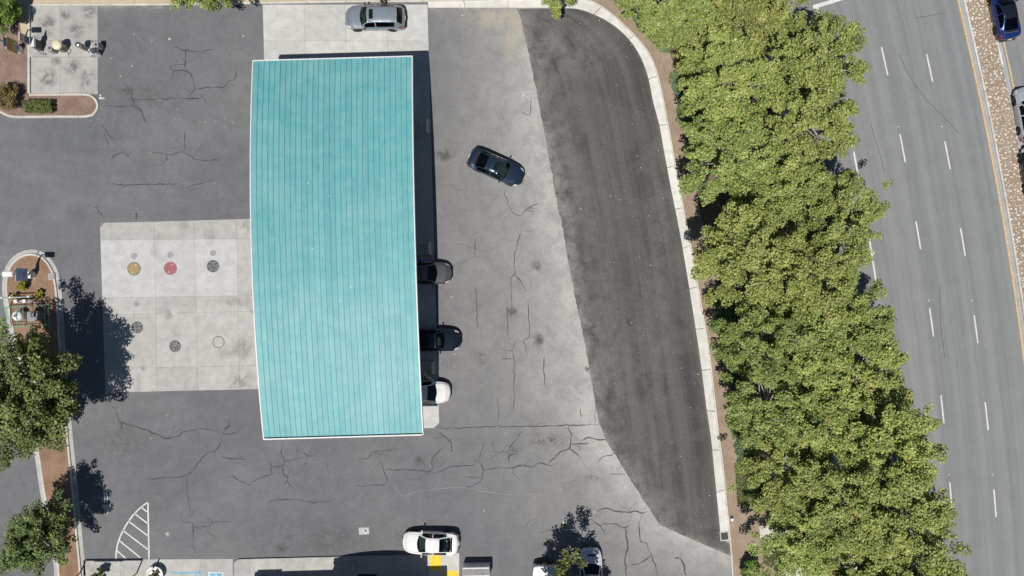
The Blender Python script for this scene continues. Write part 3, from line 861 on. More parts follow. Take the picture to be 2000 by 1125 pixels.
# side branches and hairlines
for k in range(70):
    c = rng.choice(CR); i = rng.randrange(len(c) - 1); a, b = c[i], c[i + 1]; t_ = rng.random()
    u, v = a[0] + (b[0] - a[0]) * t_, a[1] + (b[1] - a[1]) * t_
    an = math.atan2(b[1] - a[1], b[0] - a[0]) + rng.choice((-1, 1)) * rng.uniform(.7, 1.9); pts = [(u, v)]
    for s_ in range(rng.randint(2, 4)):
        an += rng.uniform(-.6, .6); l_ = rng.uniform(4, 12); u += math.cos(an) * l_; v += math.sin(an) * l_; pts.append((u, v))
    crack(pts, rng.uniform(.012, .026), M['crack_thin'], .0047, 'crack')
for k in range(75):
    u, v = (rng.uniform(560, 1290), rng.uniform(845, 1075)) if k < 45 else (rng.uniform(870, 1090), rng.uniform(330, 830)) if k < 60 else (rng.uniform(210, 470), rng.uniform(60, 420))
    if float(np.interp(v, sv, su)) < u + 25: continue
    an = rng.choice((0, 1.57, 3.14, 4.71)) + rng.uniform(-.5, .5); pts = [(u, v)]
    for s_ in range(rng.randint(2, 6)):
        an += rng.uniform(-.7, .7); l_ = rng.uniform(5, 14); u += math.cos(an) * l_; v += math.sin(an) * l_; pts.append((u, v))
    crack(pts, rng.uniform(.008, .017), M['crack_thin'], .0049, 'crack')

for c in ([(1755, 104), (1778, 150), (1810, 195), (1845, 230), (1875, 262)], [(1700, 240), (1718, 300), (1728, 340)], [(1790, 35), (1815, 30), (1842, 25)], [(1835, 560), (1838, 640), (1846, 700)], [(1808, 900), (1812, 960), (1820, 1010)]):
    l = jitter_line(c, .05)
    ribbon(l, -.018, .018, ZR + .004, None).build('crack', M['crack_thin'], road)
# litter and fallen leaves: flecks scattered over the lot
vs_, fs = [], []
mats_i = []
def fleck(u, v, s, z):
    p = P(u, v); a = rng.uniform(0, 6.28); n = len(vs_); l = s * rng.uniform(.7, 1.6)
    for dx, dy in ((-l, -s), (l, -s * .6), (l * .8, s), (-l * .7, s * .8)):
        vs_.append((p.x + dx * math.cos(a) - dy * math.sin(a), p.y + dx * math.sin(a) + dy * math.cos(a), z + rng.uniform(0, .025)))
    fs.append((n, n + 1, n + 2, n + 3))
for (u, v) in [(294,298),(418,358),(326,811),(294,856),(1270,518),(1245,305),(1210,390),(1003,884),(840,910),(913,928),(945,998),(262,67),(297,81),(217,114),(258,129),(236,149),(475,70),(693,70),(882,580),(900,690),(888,692),(860,706),(903,30)]:
    fleck(u, v, .042, .015)
for k in range(130):
    v = rng.uniform(20, 1050)
    g = float(np.interp(v, gv, gu)); l = float(np.interp(v, sv, su))
    fleck(g - abs(rng.gauss(0, .42)) * (g - l) - 3, v, rng.uniform(.012, .032), .016)
for k in range(90): fleck(rng.uniform(200, 1100), rng.uniform(40, 1060), rng.uniform(.010, .025), .017)
for k in range(60): fleck(rng.uniform(30, 480), rng.choice([rng.uniform(8, 24), rng.uniform(232, 240)]), rng.uniform(.012, .028), .016)
MB().add(vs_, fs).build('scattered_litter', simple('pale_litter', (.66, .60, .50), .9, var=.4, scale=2), kind='stuff', label='pale flecks of litter and dry leaves scattered over the lot', cat='litter')

# ------------------------------------------------------------------ fuel canopy
CW, CL, CZ, RISE = 12.40, 29.32, 4.63, 1.63
can = thing('fuel_canopy', (-13.45, 3.12, 0), R(1.63), 'long teal standing-seam canopy roof with white edge trim over the fuel pumps', 'canopy')
def cz(y): return CZ + RISE * (1 - (2 * y / CL) ** 2)
NP, NS = 29, 18
pw = (CW - .16) / NP
ys = np.linspace(-CL / 2 + .10, CL / 2 - .10, NS + 1)
pans = []
for y0, y1, dz in ((-CL / 2 + .10, -5.0, 0), (-5.1, 5.15, .008), (5.05, CL / 2 - .10, 0)):   # three sheet lengths, lapped
    vs_, fs = [], []
    yy = np.linspace(y0, y1, 9)
    for y in yy: vs_ += [(-pw / 2, y, cz(y) + dz), (pw / 2, y, cz(y) + dz)]
    for i in range(8): fs.append((i * 2, i * 2 + 1, i * 2 + 3, i * 2 + 2))
    pans.append(mesh('roof_panel', vs_, fs, M['teal']))
vs_, fs = [], []
w, h_ = .016, .045
for y in ys: vs_ += [(pw / 2 - w, y, cz(y) - .002), (pw / 2 - w, y, cz(y) + h_), (pw / 2 + w, y, cz(y) + h_), (pw / 2 + w, y, cz(y) - .002)]
for i in range(NS):
    for k in range(3): fs.append((i * 4 + k, i * 4 + k + 1, i * 4 + k + 5, i * 4 + k + 4))
rib = mesh('seam', vs_, [f[::-1] for f in fs], M['teal_rib'])
for k in range(NP):
    x = -CW / 2 + .08 + pw * (k + .5)
    for pm_ in pans: po = obj('roof_panel', pm_, can, (x, 0, rng.uniform(-.003, .003)))
    if k < NP - 1: obj('seam', rib, can, (x, 0, 0))
def side_strip(x0, x1, zt, zb):
    mb = MB(); vs_, fs = [], []
    yy = np.linspace(-CL / 2, CL / 2, 25)
    for y in yy: vs_ += [(x0, y, cz(y) + zb), (x0, y, cz(y) + zt), (x1, y, cz(y) + zt), (x1, y, cz(y) + zb)]
    for i in range(24):
        for k in range(4): fs.append((i * 4 + k, i * 4 + (k + 1) % 4, i * 4 + 4 + (k + 1) % 4, i * 4 + 4 + k))
    fs += [(0, 1, 2, 3), (99, 98, 97, 96)]
    return mb.add(vs_, [f[::-1] for f in fs])
side_strip(-CW / 2, -CW / 2 + .085, .04, -.08).build('edge_trim', M['white_metal'], can)
side_strip(CW / 2 - .085, CW / 2, .04, -.08).build('edge_trim', M['white_metal'], can)
side_strip(-CW / 2 + .02, -CW / 2 + .10, -.085, -.62).build('fascia', M['grey_paint'], can)
side_strip(CW / 2 - .10, CW / 2 - .02, -.085, -.62).build('fascia', M['grey_paint'], can)
MB().box((0, CL / 2 - .045, CZ - .24), (CW - .18, .09, .62)).build('end_trim', M['white_metal'], can)
MB().box((0, -CL / 2 + .05, CZ - .17), (CW - .18, .10, .80)).build('end_trim', M['white_metal'], can)
sof = MB(); vs_, fs = [], []
for y in np.linspace(-CL / 2 + .1, CL / 2 - .1, 19): vs_ += [(-CW / 2 + .1, y, cz(y) - .6), (CW / 2 - .1, y, cz(y) - .6)]
for i in range(18): fs.append((i * 2, i * 2 + 2, i * 2 + 3, i * 2 + 1))
sof.add(vs_, fs).build('soffit', M['soffit'], can)
for k in range(9):                        # droppings and scuffs on the sheets
    yy_ = rng.uniform(-CL / 2 + 1, CL / 2 - 1); xx_ = rng.uniform(-CW / 2 + .5, CW / 2 - .5); r_ = rng.uniform(.02, .045)
    MB().lathe((xx_, yy_, cz(yy_) + .006), [(r_, 0), (r_ * .8, .006)], 7).build('dropping', M['white'], can)
IS = [246, 485, 718]                       # pump islands, photograph rows of their guard hoops
def can_local(w): 
    d = Vector((w.x + 13.45, w.y - 3.12, 0)); a = -R(1.63)
    return (d.x * math.cos(a) - d.y * math.sin(a), d.x * math.sin(a) + d.y * math.cos(a))
for v in IS:
    _, ly = can_local(P(842, v, .5))
    for lx in (-3.4, 2.2):
        MB().box((lx, ly, (cz(ly) - .6) / 2), (.42, .42, cz(ly) - .6), bev=.03).build('column', M['white_metal'], can)

def names(k): return ['northernmost', 'middle', 'southernmost'][k]
for k, v in enumerate(IS):
    w = P((835, 840, 846)[k], v, .5)
    _, ly = can_local(w)
    cs, sn = math.cos(R(1.63)), math.sin(R(1.63))
    base = (-13.45 - ly * sn, 3.12 + ly * cs, 0)
    it = thing('pump_island', base, R(1.63), ['raised pump island under the canopy, nearest the silver SUV', 'raised pump island under the canopy beside the grey car', 'raised pump island under the canopy between the navy and white cars'][k], 'pump island', 'pump islands under the canopy')
    hx = w.x + 13.45
    MB().box((hx / 2 - 2.4, 0, .085), (hx + 4.4, 1.2, .17), bev=.08).build('island_kerb', M['concrete_old'], it)
    for sx in (.3, -4.6):
        d = thing('fuel_dispenser', (base[0] + sx * cs, base[1] + sx * sn, .17), R(1.63),
                  f'fuel dispenser standing on the {names(k)} island, {"canopy-edge" if sx > 0 else "shop-tank"} side', 'fuel pump', 'fuel dispensers')
        MB().box((0, 0, .75), (.9, .55, 1.5), bev=.05).build('cabinet', M['white'], d)
        MB().box((0, 0, 1.72), (1.0, .6, .42), bev=.05).build('header', M['blue_sign'], d)
        for sy in (-1, 1):
            MB().box((0, sy * .285, 1.05), (.5, .02, .35)).build('screen', M['charcoal'], d)
            MB().tube([(.47, sy * .18, 1.1), (.62, sy * .22, .8), (.6, sy * .24, .35), (.5, sy * .2, .6)], .02, 6).build('hose', M['dark'], d)
    g = thing('guard_hoop', (w.x, w.y, .0), R(1.63), ['white steel guard hoop at the island end nearest the silver SUV', 'white steel guard hoop at the island end beside the grey car', 'white steel guard hoop at the island end between navy and white cars'][k], 'guard rail', 'guard hoops')
    pts = [(0, -.46, 0), (0, -.46, .55)] + [(0, -.46 + .18 - .18 * math.cos(a), .55 + .18 * math.sin(a)) for a in (.5, 1.1, 1.57)] + [(0, .28 + .18 * math.sin(a), .55 + .18 * math.cos(a)) for a in (0, .5, 1.1, 1.57)] + [(0, .46, 0)]
    MB().tube(pts, .085, 10).build('hoop', M['white'], g, smooth=True)
    MB().box((-.14, 0, .45), (.05, .8, .34), bev=.02).build('guard_plate', M['white'], g)

# ------------------------------------------------------------------ trees and shrubs
def leaf_cloud(clumps, n, size, seed, up=.95, stretch=.55):
    """clumps: (x, y, z, r, weight, tint) -> verts, quads, tint"""
    g = np.random.default_rng(seed)
    cl_ = np.array(clumps)
    w = cl_[:, 4] / cl_[:, 4].sum()
    ci = g.choice(len(cl_), n, p=w)
    d = g.normal(size=(n, 3)); d /= np.linalg.norm(d, axis=1)[:, None]
    r = g.uniform(0, 1, n) ** (1 / 2.4)
    c = cl_[ci]
    ax = c[:, :3] - np.array([0, 0, cl_[:, 2].mean() - .6]); ax /= (np.linalg.norm(ax, axis=1)[:, None] + 1e-6)
    off = d * (r * c[:, 3])[:, None] * np.array([1, 1, .72])
    off = off * .86 + ax * ((off * ax).sum(1) * stretch)[:, None]
    p = c[:, :3] + off
    nrm = d * .25 + g.normal(size=(n, 3)) * .42 + np.array([0, 0, up])
    nrm /= np.linalg.norm(nrm, axis=1)[:, None]
    a = np.cross(nrm, g.normal(size=(n, 3))); a /= np.linalg.norm(a, axis=1)[:, None]
    b = np.cross(nrm, a)
    L = size * g.uniform(.65, 1.35, n)[:, None]; Wd = L * g.uniform(.55, .85, n)[:, None]
    bend = nrm * L * g.uniform(-.18, .05, n)[:, None]
    v = np.stack([p - a * L * .5 + bend, p + b * Wd * .5, p + a * L * .5 + bend, p - b * Wd * .5], 1).reshape(-1, 3)
    q = np.arange(n * 4).reshape(-1, 4)
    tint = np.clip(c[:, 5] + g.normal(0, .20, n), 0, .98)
    tint = np.where(g.uniform(size=n) < .006, 1.0, tint)
    return v, q, np.repeat(tint, 4)

def crown_clumps(Rx, Rz, zc, seed, n=70, low=-.55, rr=(.17, .30), lump=.28):
    g = np.random.default_rng(seed)
    out = []
    ph = g.uniform(0, 6.28, 4)
    while len(out) < n:
        d = g.normal(size=3); d /= np.linalg.norm(d)
        if d[2] < low: continue
        az = math.atan2(d[1], d[0])
        k = 1 + lump * (.5 * math.sin(2 * az + ph[0]) + .35 * math.sin(3 * az + ph[1]) + .35 * math.sin(5 * az + ph[2])) 
        rad = g.uniform(.12, 1) ** .42 * k
        r = Rx * g.uniform(*rr)
        e = max(.1, rad - r / Rx * .6)
        hi = d[2] * e
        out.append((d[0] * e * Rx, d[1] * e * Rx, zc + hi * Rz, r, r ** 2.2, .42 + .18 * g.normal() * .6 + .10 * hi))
    return out

def tree_meshes(key, Rx, Rz, zc, n, size, seed, leafmat, barkmat, trunk_r, ncl=70, limbs=22, **kw):
    cl_ = crown_clumps(Rx, Rz, zc, seed, ncl, **kw)
    v, q, tn = leaf_cloud(cl_, n, size, seed + 5)
    crown = fast_mesh(key + '_crown', v, q, leafmat, {'tint': tn})
    g = random.Random(seed)
    mb = MB()
    zf = zc - Rz * .55
    mb.tube([(0, 0, 0), (.04, .02, zf * .5), (.05, -.04, zf), (0.02, .0, zc - .1 * Rz)], [trunk_r * 1.25, trunk_r, trunk_r * .8, trunk_r * .45], 8)
    order = sorted(cl_, key=lambda c: -c[3] - g.random() * .5)[:limbs]
    for c in order:
        b = Vector((.03, 0, zf + g.uniform(-.05, .5) * Rz)); e = Vector(c[:3])
        m = b.lerp(e, .5) + Vector((g.uniform(-.3, .3), g.uniform(-.3, .3), g.uniform(.1, .5))) * Rx * .12
        t1 = e + (e - m).normalized() * c[3] * g.uniform(.5, 1.05)
        mb.tube([b, b.lerp(m, .6), m, e, t1], [trunk_r * .42, trunk_r * .33, trunk_r * .26, trunk_r * .17, trunk_r * .05], 5)
        for _ in range(2):
            s_ = m.lerp(e, g.uniform(.2, .9)); f_ = s_ + Vector((g.uniform(-1, 1), g.uniform(-1, 1), g.uniform(0, .8))) * c[3] * 1.3
            mb.tube([s_, s_.lerp(f_, .5) + Vector((0, 0, .06)), f_], [trunk_r * .13, trunk_r * .09, trunk_r * .03], 4)
    return crown, mb.mesh(key + '_trunk', barkmat)

def put_tree(meshes, name, base, rz, sc, label, group=None):
    o = thing(name, base, rz, label, 'tree', group)
    sc = (sc, sc * random.Random(int(abs(base[0] * 971 + base[1] * 331))).uniform(.86, 1.18)) if group else sc
    o.scale = (sc[0], sc[0], sc[1]) if isinstance(sc, tuple) else (sc, sc, sc)
    obj('trunk', meshes[1], o); obj('crown', meshes[0], o)
    return o

variants = [tree_meshes(f'plane_{k}', 3.95, 3.1, 6.6, 22000, .168, 100 + 17 * k, M['leaf_plane'], M['bark'], .17, 122, 60, rr=(.085, .185), lump=.27) for k in range(5)]
ROW = [ # photograph pixel of the crown's middle, size
    (1330, 8, .95, 'at the upper left of the row, over the kerb bend'), (1480, 40, 1.0, 'near the top of the tree row, between kerb bend and road'), (1572, 118, .98, 'leaning over the road beside the topmost lane dash'),
    (1380, 100, .75, 'small, inside the kerb bend by the dirt'), (1418, 158, .98, 'beside the bare dirt just below the kerb bend'), (1578, 240, 1.0, 'overhanging the road below the topmost lane dashes'), (1440, 305, 1.02, 'just above the dark gap in the tree row'),
    (1530, 365, .9, 'in the middle of the row, level with the dark gap'), (1648, 432, .98, 'reaching over the white buffer stripes on the road'), (1456, 500, 1.05, 'just below the dark gap, overhanging the kerb'),
     (1565, 535, .98, 'at the heart of the row below the dark gap'), (1585, 690, .98, 'amid the row, level with the white car at the pumps'), (1662, 618, 1.02, 'over the road just below the lower buffer stripe'), (1486, 655, .90, 'on the dirt side, level with the navy car at the pumps'),
    (1690, 730, 1.06, 'spreading widest over the road in the lower half'), (1512, 790, .98, 'on the dirt side, level with the canopy bottom edge'),
    (1625, 835, .98, 'amid the lower row, level with the canopy bottom edge'), (1738, 868, 1.05, 'over the road below the widest crown'), (1540, 915, .95, 'above the grass patch by the dirt verge'),
    (1655, 970, 1.0, 'amid the row above the white footpath'), (1760, 1020, 1.08, 'over the road near the bottom edge'), (1580, 1052, .95, 'beside the white concrete pad at the bottom'),
    (1700, 1110, 1.0, 'at the bottom of the row next to the footpath'), (1775, 1150, 1.0, 'cut by the bottom edge, on the road side'), (1610, -70, .8, 'cut by the top edge of the picture above the stop line')]
for k, (u, v, s, where) in enumerate(ROW):
    if v < -20: u, v, s = 1440, -70, .9; where = 'cut by the top edge above the row'
    c = P(u - (10 if u < 1330 + v * .22 + 25 else 0), v, 6.9 * s)
    put_tree(variants[k % 5], 'plane_tree', (c.x, c.y, .06), rng.uniform(0, 6.28), s * .995, ('broad yellow-green plane tree ' if s > .8 else 'yellow-green plane tree, ') + where, 'plane trees between lot and road')

big = tree_meshes('left_big', 4.9, 3.6, 6.6, 34000, .19, 501, M['leaf_dark'], M['bark_dark'], .22, 190, 44, rr=(.09, .19), lump=.3)
c = P(30, 768, 6.9)
put_tree(big, 'shade_tree', (c.x, c.y, .1), 0.7, 1.0, 'large dark green tree in the left planter beside the tank pad')
sm = tree_meshes('left_small', 2.95, 2.3, 4.6, 13000, .17, 533, M['leaf_dark'], M['bark_dark'], .13, 100, 30, rr=(.12, .22), lump=.32)
c = P(66, 1056, 4.9)
put_tree(sm, 'shade_tree', (c.x, c.y, .1), 2.1, 1.0, 'smaller dark green tree at the bottom left above the hatched marking')
tp_ = tree_meshes('top_tree', 2.9, 2.0, 4.8, 12000, .18, 577, M['leaf_plane'], M['bark_dark'], .12, 90, 26, rr=(.12, .22))
c = P(372, -46, 5); put_tree(tp_, 'verge_tree', (c.x, c.y, .06), 1.0, .98, 'leafy green tree cut by the top edge left of the canopy')
c = P(1092, -38, 4.6); put_tree(tp_, 'verge_tree', (c.x, c.y, .06), 2.6, .72, 'little green tree tip at the top edge beside the kerb bend')
bt = tree_meshes('bottom_tree', 2.75, 2.0, 4.4, 9500, .17, 611, M['leaf_hedge'], M['bark_dark'], .11, 80, 24, rr=(.12, .22), lump=.45)
c = P(1117, 1180, 4.95); put_tree(bt, 'parking_tree', (c.x, c.y, .02), .3, 1.12, 'small tree at the bottom edge shading the parked white car')
yt = MB(); yt.tube([(0, 0, 0), (.03, .05, .8), (.0, .12, 1.6), (.06, .05, 2.3)], [.035, .03, .02, .01], 5)
for a in (0.4, 1.5, 2.4, 3.6, 5.0): yt.tube([(0, .06, 1.0 + a * .18), (math.cos(a) * .3, math.sin(a) * .3 + .1, 1.35 + a * .2)], [.014, .005], 4)
c = P(1463, 1076); sp = thing('bare_sapling', (c.x, c.y, .07), 0, 'thin bare sapling standing in the dirt at the lower right', 'sapling'); yt.build('stem', M['bark_dark'], sp)

def shrub(name, label, c, clumps, n, size, mat, seed, group=None, up=.6, stretch=.2):
    o = thing(name, c, 0, label, 'shrub', group)
    v, q, tn = leaf_cloud(clumps, n, size, seed, up, stretch)
    obj('foliage', fast_mesh(name, v, q, mat, {'tint': tn}), o)
    mb = MB()
    for k in range(6):
        e = clumps[(k * 7) % len(clumps)]
        mb.tube([(0, 0, 0), (e[0] * .4, e[1] * .4, e[2] * .5), (e[0], e[1], e[2])], [.03, .022, .01], 4)
    mb.build('stem', M['bark_dark'], o)
    return o
def dome(Rx, h, seed, n=34): return [(x, y, max(.12, z), r, w, t_) for x, y, z, r, w, t_ in crown_clumps(Rx, h * .55, h * .5, seed, n, low=-.6, rr=(.22, .34), lump=.12)]
c = P(14, 190, .8); shrub('round_shrub', 'rounded yellow-brown shrub in the mulch bed by the service pad', (c.x, c.y, .09), dome(1.18, 1.9, 5, 110), 15000, .08, M['leaf_brown'], 5)
hb = [(x, y, z, .26, 1, .45 + .1 * math.sin(x * 9 + y * 7)) for x in np.linspace(-1.0, 1.0, 9) for y in (-.32, 0, .32) for z in (.25, .62)]
c = P(74, 207.5, .6); shrub('clipped_hedge', 'low clipped oblong hedge in the mulch bed', (c.x, c.y, .09), hb, 5600, .10, M['leaf_hedge'], 8)
c = P(3, 22, 1.4); shrub('leafy_bush', 'tall bright green bush in the top left corner', (c.x, c.y, .06), dome(1.75, 3.0, 9, 46), 8000, .15, M['leaf_bright'], 9)
c = P(46, 556, .5); shrub('lime_shrub', 'round lime green shrub beside the blue pole sign', (c.x, c.y, .1), dome(.52, .95, 12, 20), 1700, .085, M['leaf_lime'], 12)
c = P(77, 575, .4); shrub('lime_shrub', 'low lime green shrub behind the grey pipework', (c.x, c.y, .1), dome(.40, .7, 13, 16), 1100, .085, M['leaf_lime'], 13)
c = P(30, 580, .4); shrub('lime_shrub', 'small lime green shrub at the planter edge under the pipework', (c.x, c.y, .1), dome(.32, .6, 14, 14), 800, .085, M['leaf_lime'], 14)
c = P(1465, 1114, .9); shrub('leafy_bush', 'bright green bush in the dirt at the bottom right', (c.x, c.y, .07), dome(.95, 1.7, 15, 34), 4200, .12, M['leaf_bright'], 15)
c = P(749, -2, .5); shrub('flowering_shrub', 'small dark red shrub behind the silver SUV at the top edge', (c.x, c.y, .05), dome(.42, .7, 16, 16), 900, .09, M['leaf_red'], 16)
c = P(192, 1125, .8); shrub('leafy_bush', 'dark bush at the bottom edge beside the hatched marking', (c.x, c.y, .02), dome(.62, 1.7, 21, 22), 1900, .11, M['leaf_dark'], 21)
GC = []
for k, v in enumerate(list(range(150, 365, 16)) + list(range(590, 900, 22)) + [30, 48, 66, 84]):
    e = float(np.interp(v, [p[1] for p in KO], [p[0] for p in KO]))
    GC.append((e + rng.uniform(38, 50), v + rng.uniform(-4, 4), rng.uniform(.75, 1.05)))
GC.sort(key=lambda g_: g_[1])
for k, (u, v, r) in enumerate(GC):
    c = P(u, v, .3)
    near = 'on the outside of the kerb bend' if v < 120 else ('above the dark gap in the tree row' if v < 450 else 'in the lower half of the verge')
    shrub('groundcover_shrub', 'low grey-green shrub edging the verge, ' + near, (c.x, c.y, .07), dome(r, .45, 40 + k, 40), 2600, .095, M['leaf_juniper'], 40 + k, 'groundcover shrubs ' + near, stretch=0)
# grass patches: blades
vs_, q = [], []
g = np.random.default_rng(3)
def grass(poly, n):
    us = [p[0] for p in poly]; vs2 = [p[1] for p in poly]
    pts = []
    while len(pts) < n:
        u = g.uniform(min(us), max(us)); v = g.uniform(min(vs2), max(vs2))
        ins = False; j = len(poly) - 1
        for i in range(len(poly)):
            if (vs2[i] > v) != (vs2[j] > v) and u < (us[j] - us[i]) * (v - vs2[i]) / (vs2[j] - vs2[i]) + us[i]: ins = not ins
            j = i
        if ins: pts.append(P(u, v))
    return pts
pts = grass([(1434, 905), (1500, 900), (1530, 980), (1470, 988), (1440, 986)], 5200) + grass([(1486, 1056), (1540, 1050), (1570, 1098), (1520, 1118), (1492, 1100)], 3600)
A = np.array([[p.x, p.y, .07] for p in pts]); n = len(A)
d = g.normal(size=(n, 3)) * np.array([1, 1, .1]); d /= np.linalg.norm(d, axis=1)[:, None]
s_ = np.cross(d, [0, 0, 1.0]) * .02; hgt = g.uniform(.08, .17, n)[:, None]
tipp = A + d * .10 + np.array([0, 0, 1]) * hgt
v = np.stack([A - s_, A + s_, tipp + s_ * .4, tipp - s_ * .4], 1).reshape(-1, 3)
obj('grass', fast_mesh('grass', v, np.arange(n * 4).reshape(-1, 4), M['grass'], {'tint': np.repeat(np.clip(g.normal(.45, .22, n), 0, .97), 4)}), kind='stuff', label='rough grass growing beside the dirt verge at lower right', cat='grass')

# ------------------------------------------------------------------ cars
def paint(name, col, metal=.0, rough=.35):
    t = NT(name)
    t.b.inputs['Metallic'].default_value = metal
    t.b.inputs['Coat Weight'].default_value = .9
    t.b.inputs['Coat Roughness'].default_value = .05
    c = t.gain(t.mix(0.0, col, col), t.noise(2.2, 4, .7), .93, 1.05)
    return t.out(c, rough)

SEDAN = dict(W=1.84, ws=(.275, .425), rw=(.665, .855), sw=(.335, .80), bp=.545, wheels=(.195, .79),
    top=[(0, .52), (.02, .62), (.05, .70), (.10, .77), (.18, .85), (.275, .95), (.35, 1.19), (.425, 1.37), (.5, 1.435), (.58, 1.44), (.665, 1.37), (.76, 1.19), (.855, 1.04), (.93, 1.02), (.97, .99), (.985, .90), (1, .62)],
    belt=[(0, .46), (.02, .55), (.05, .63), (.12, .73), (.275, .86), (.5, .90), (.75, .94), (.9, .95), (.97, .92), (.985, .84), (1, .56)],
    plan=[(0, .72), (.015, .80), (.04, .88), (.09, .95), (.16, .985), (.25, 1), (.8, 1), (.9, .965), (.95, .92), (.98, .86), (1, .76)],
    roof=[(0, .60), (.05, .74), (.12, .80), (.275, .80), (.35, .72), (.425, .64), (.52, .625), (.665, .615), (.76, .65), (.855, .70), (.93, .76), (1, .62)])
SUV = dict(W=1.95, ws=(.265, .385), rw=(.885, .965), sw=(.315, .855), bp=.52, wheels=(.19, .785),
    top=[(0, .66), (.015, .80), (.04, .90), (.10, .98), (.18, 1.03), (.265, 1.10), (.32, 1.36), (.385, 1.58), (.48, 1.66), (.62, 1.68), (.80, 1.64), (.885, 1.58), (.925, 1.36), (.965, 1.10), (.985, 1.0), (1, .72)],
    belt=[(0, .58), (.015, .70), (.04, .80), (.12, .90), (.265, 1.0), (.5, 1.05), (.8, 1.10), (.9, 1.10), (.965, 1.02), (.985, .92), (1, .64)],
    plan=[(0, .74), (.012, .82), (.035, .90), (.08, .955), (.16, .99), (.25, 1), (.82, 1), (.92, .975), (.96, .945), (.985, .90), (1, .82)],
    roof=[(0, .64), (.05, .76), (.12, .82), (.265, .82), (.32, .76), (.385, .68), (.5, .66), (.8, .65), (.885, .64), (.925, .68), (.965, .74), (1, .68)])
HATCH = dict(SEDAN, top=[(0, .54), (.02, .66), (.05, .75), (.10, .83), (.17, .90), (.255, 1.0), (.33, 1.24), (.41, 1.44), (.5, 1.50), (.62, 1.50), (.80, 1.42), (.86, 1.36), (.92, 1.16), (.965, 1.0), (.985, .88), (1, .62)],
    ws=(.255, .41), rw=(.86, .955), sw=(.32, .83), bp=.53)
PICKUP = dict(SUV, W=1.98, ws=(.25, .34), rw=(.545, .60), sw=(.28, .54), bp=.42, wheels=(.17, .76),
    top=[(0, .80), (.015, .95), (.04, 1.04), (.12, 1.10), (.25, 1.16), (.30, 1.48), (.34, 1.74), (.42, 1.80), (.52, 1.79), (.545, 1.75), (.60, 1.13), (.62, 1.10), (.975, 1.10), (.995, 1.08), (1, .95)],
    belt=[(0, .74), (.015, .86), (.04, .94), (.12, 1.0), (.25, 1.07), (.5, 1.08), (.62, 1.06), (.975, 1.06), (.995, 1.02), (1, .85)],
    plan=[(0, .80), (.012, .86), (.035, .92), (.08, .965), (.16, 1), (.98, 1), (.99, .985), (1, .95)],
    roof=[(0, .7), (.05, .8), (.12, .84), (.25, .84), (.30, .76), (.34, .70), (.52, .68), (.545, .70), (.60, .84), (.62, .86), (1, .86)])

def wheel(parent, x, y, r, side, rimm):
    w = MB(); prof = [(r * .62, -.10), (r * .93, -.105), (r, -.07), (r, .07), (r * .93, .105), (r * .62, .10)]
    wo = w.lathe((x, y, r), prof, 20, 'y').build('wheel', M['tyre'], parent, smooth=False)
    d = MB(); s = side
    d.lathe((x, y + s * .085, r), [(r * .64, -.01), (r * .60, .012), (r * .15, .006)], 16, 'y')
    d.build('rim', rimm, wo)
    sp = MB()
    for k in range(5):
        a = k * 2 * math.pi / 5
        sp.box((x + math.cos(a) * r * .33, y + s * .102, r + math.sin(a) * r * .33), (r * .10, .02, r * .10))
    sp.build('spokes', rimm, wo)

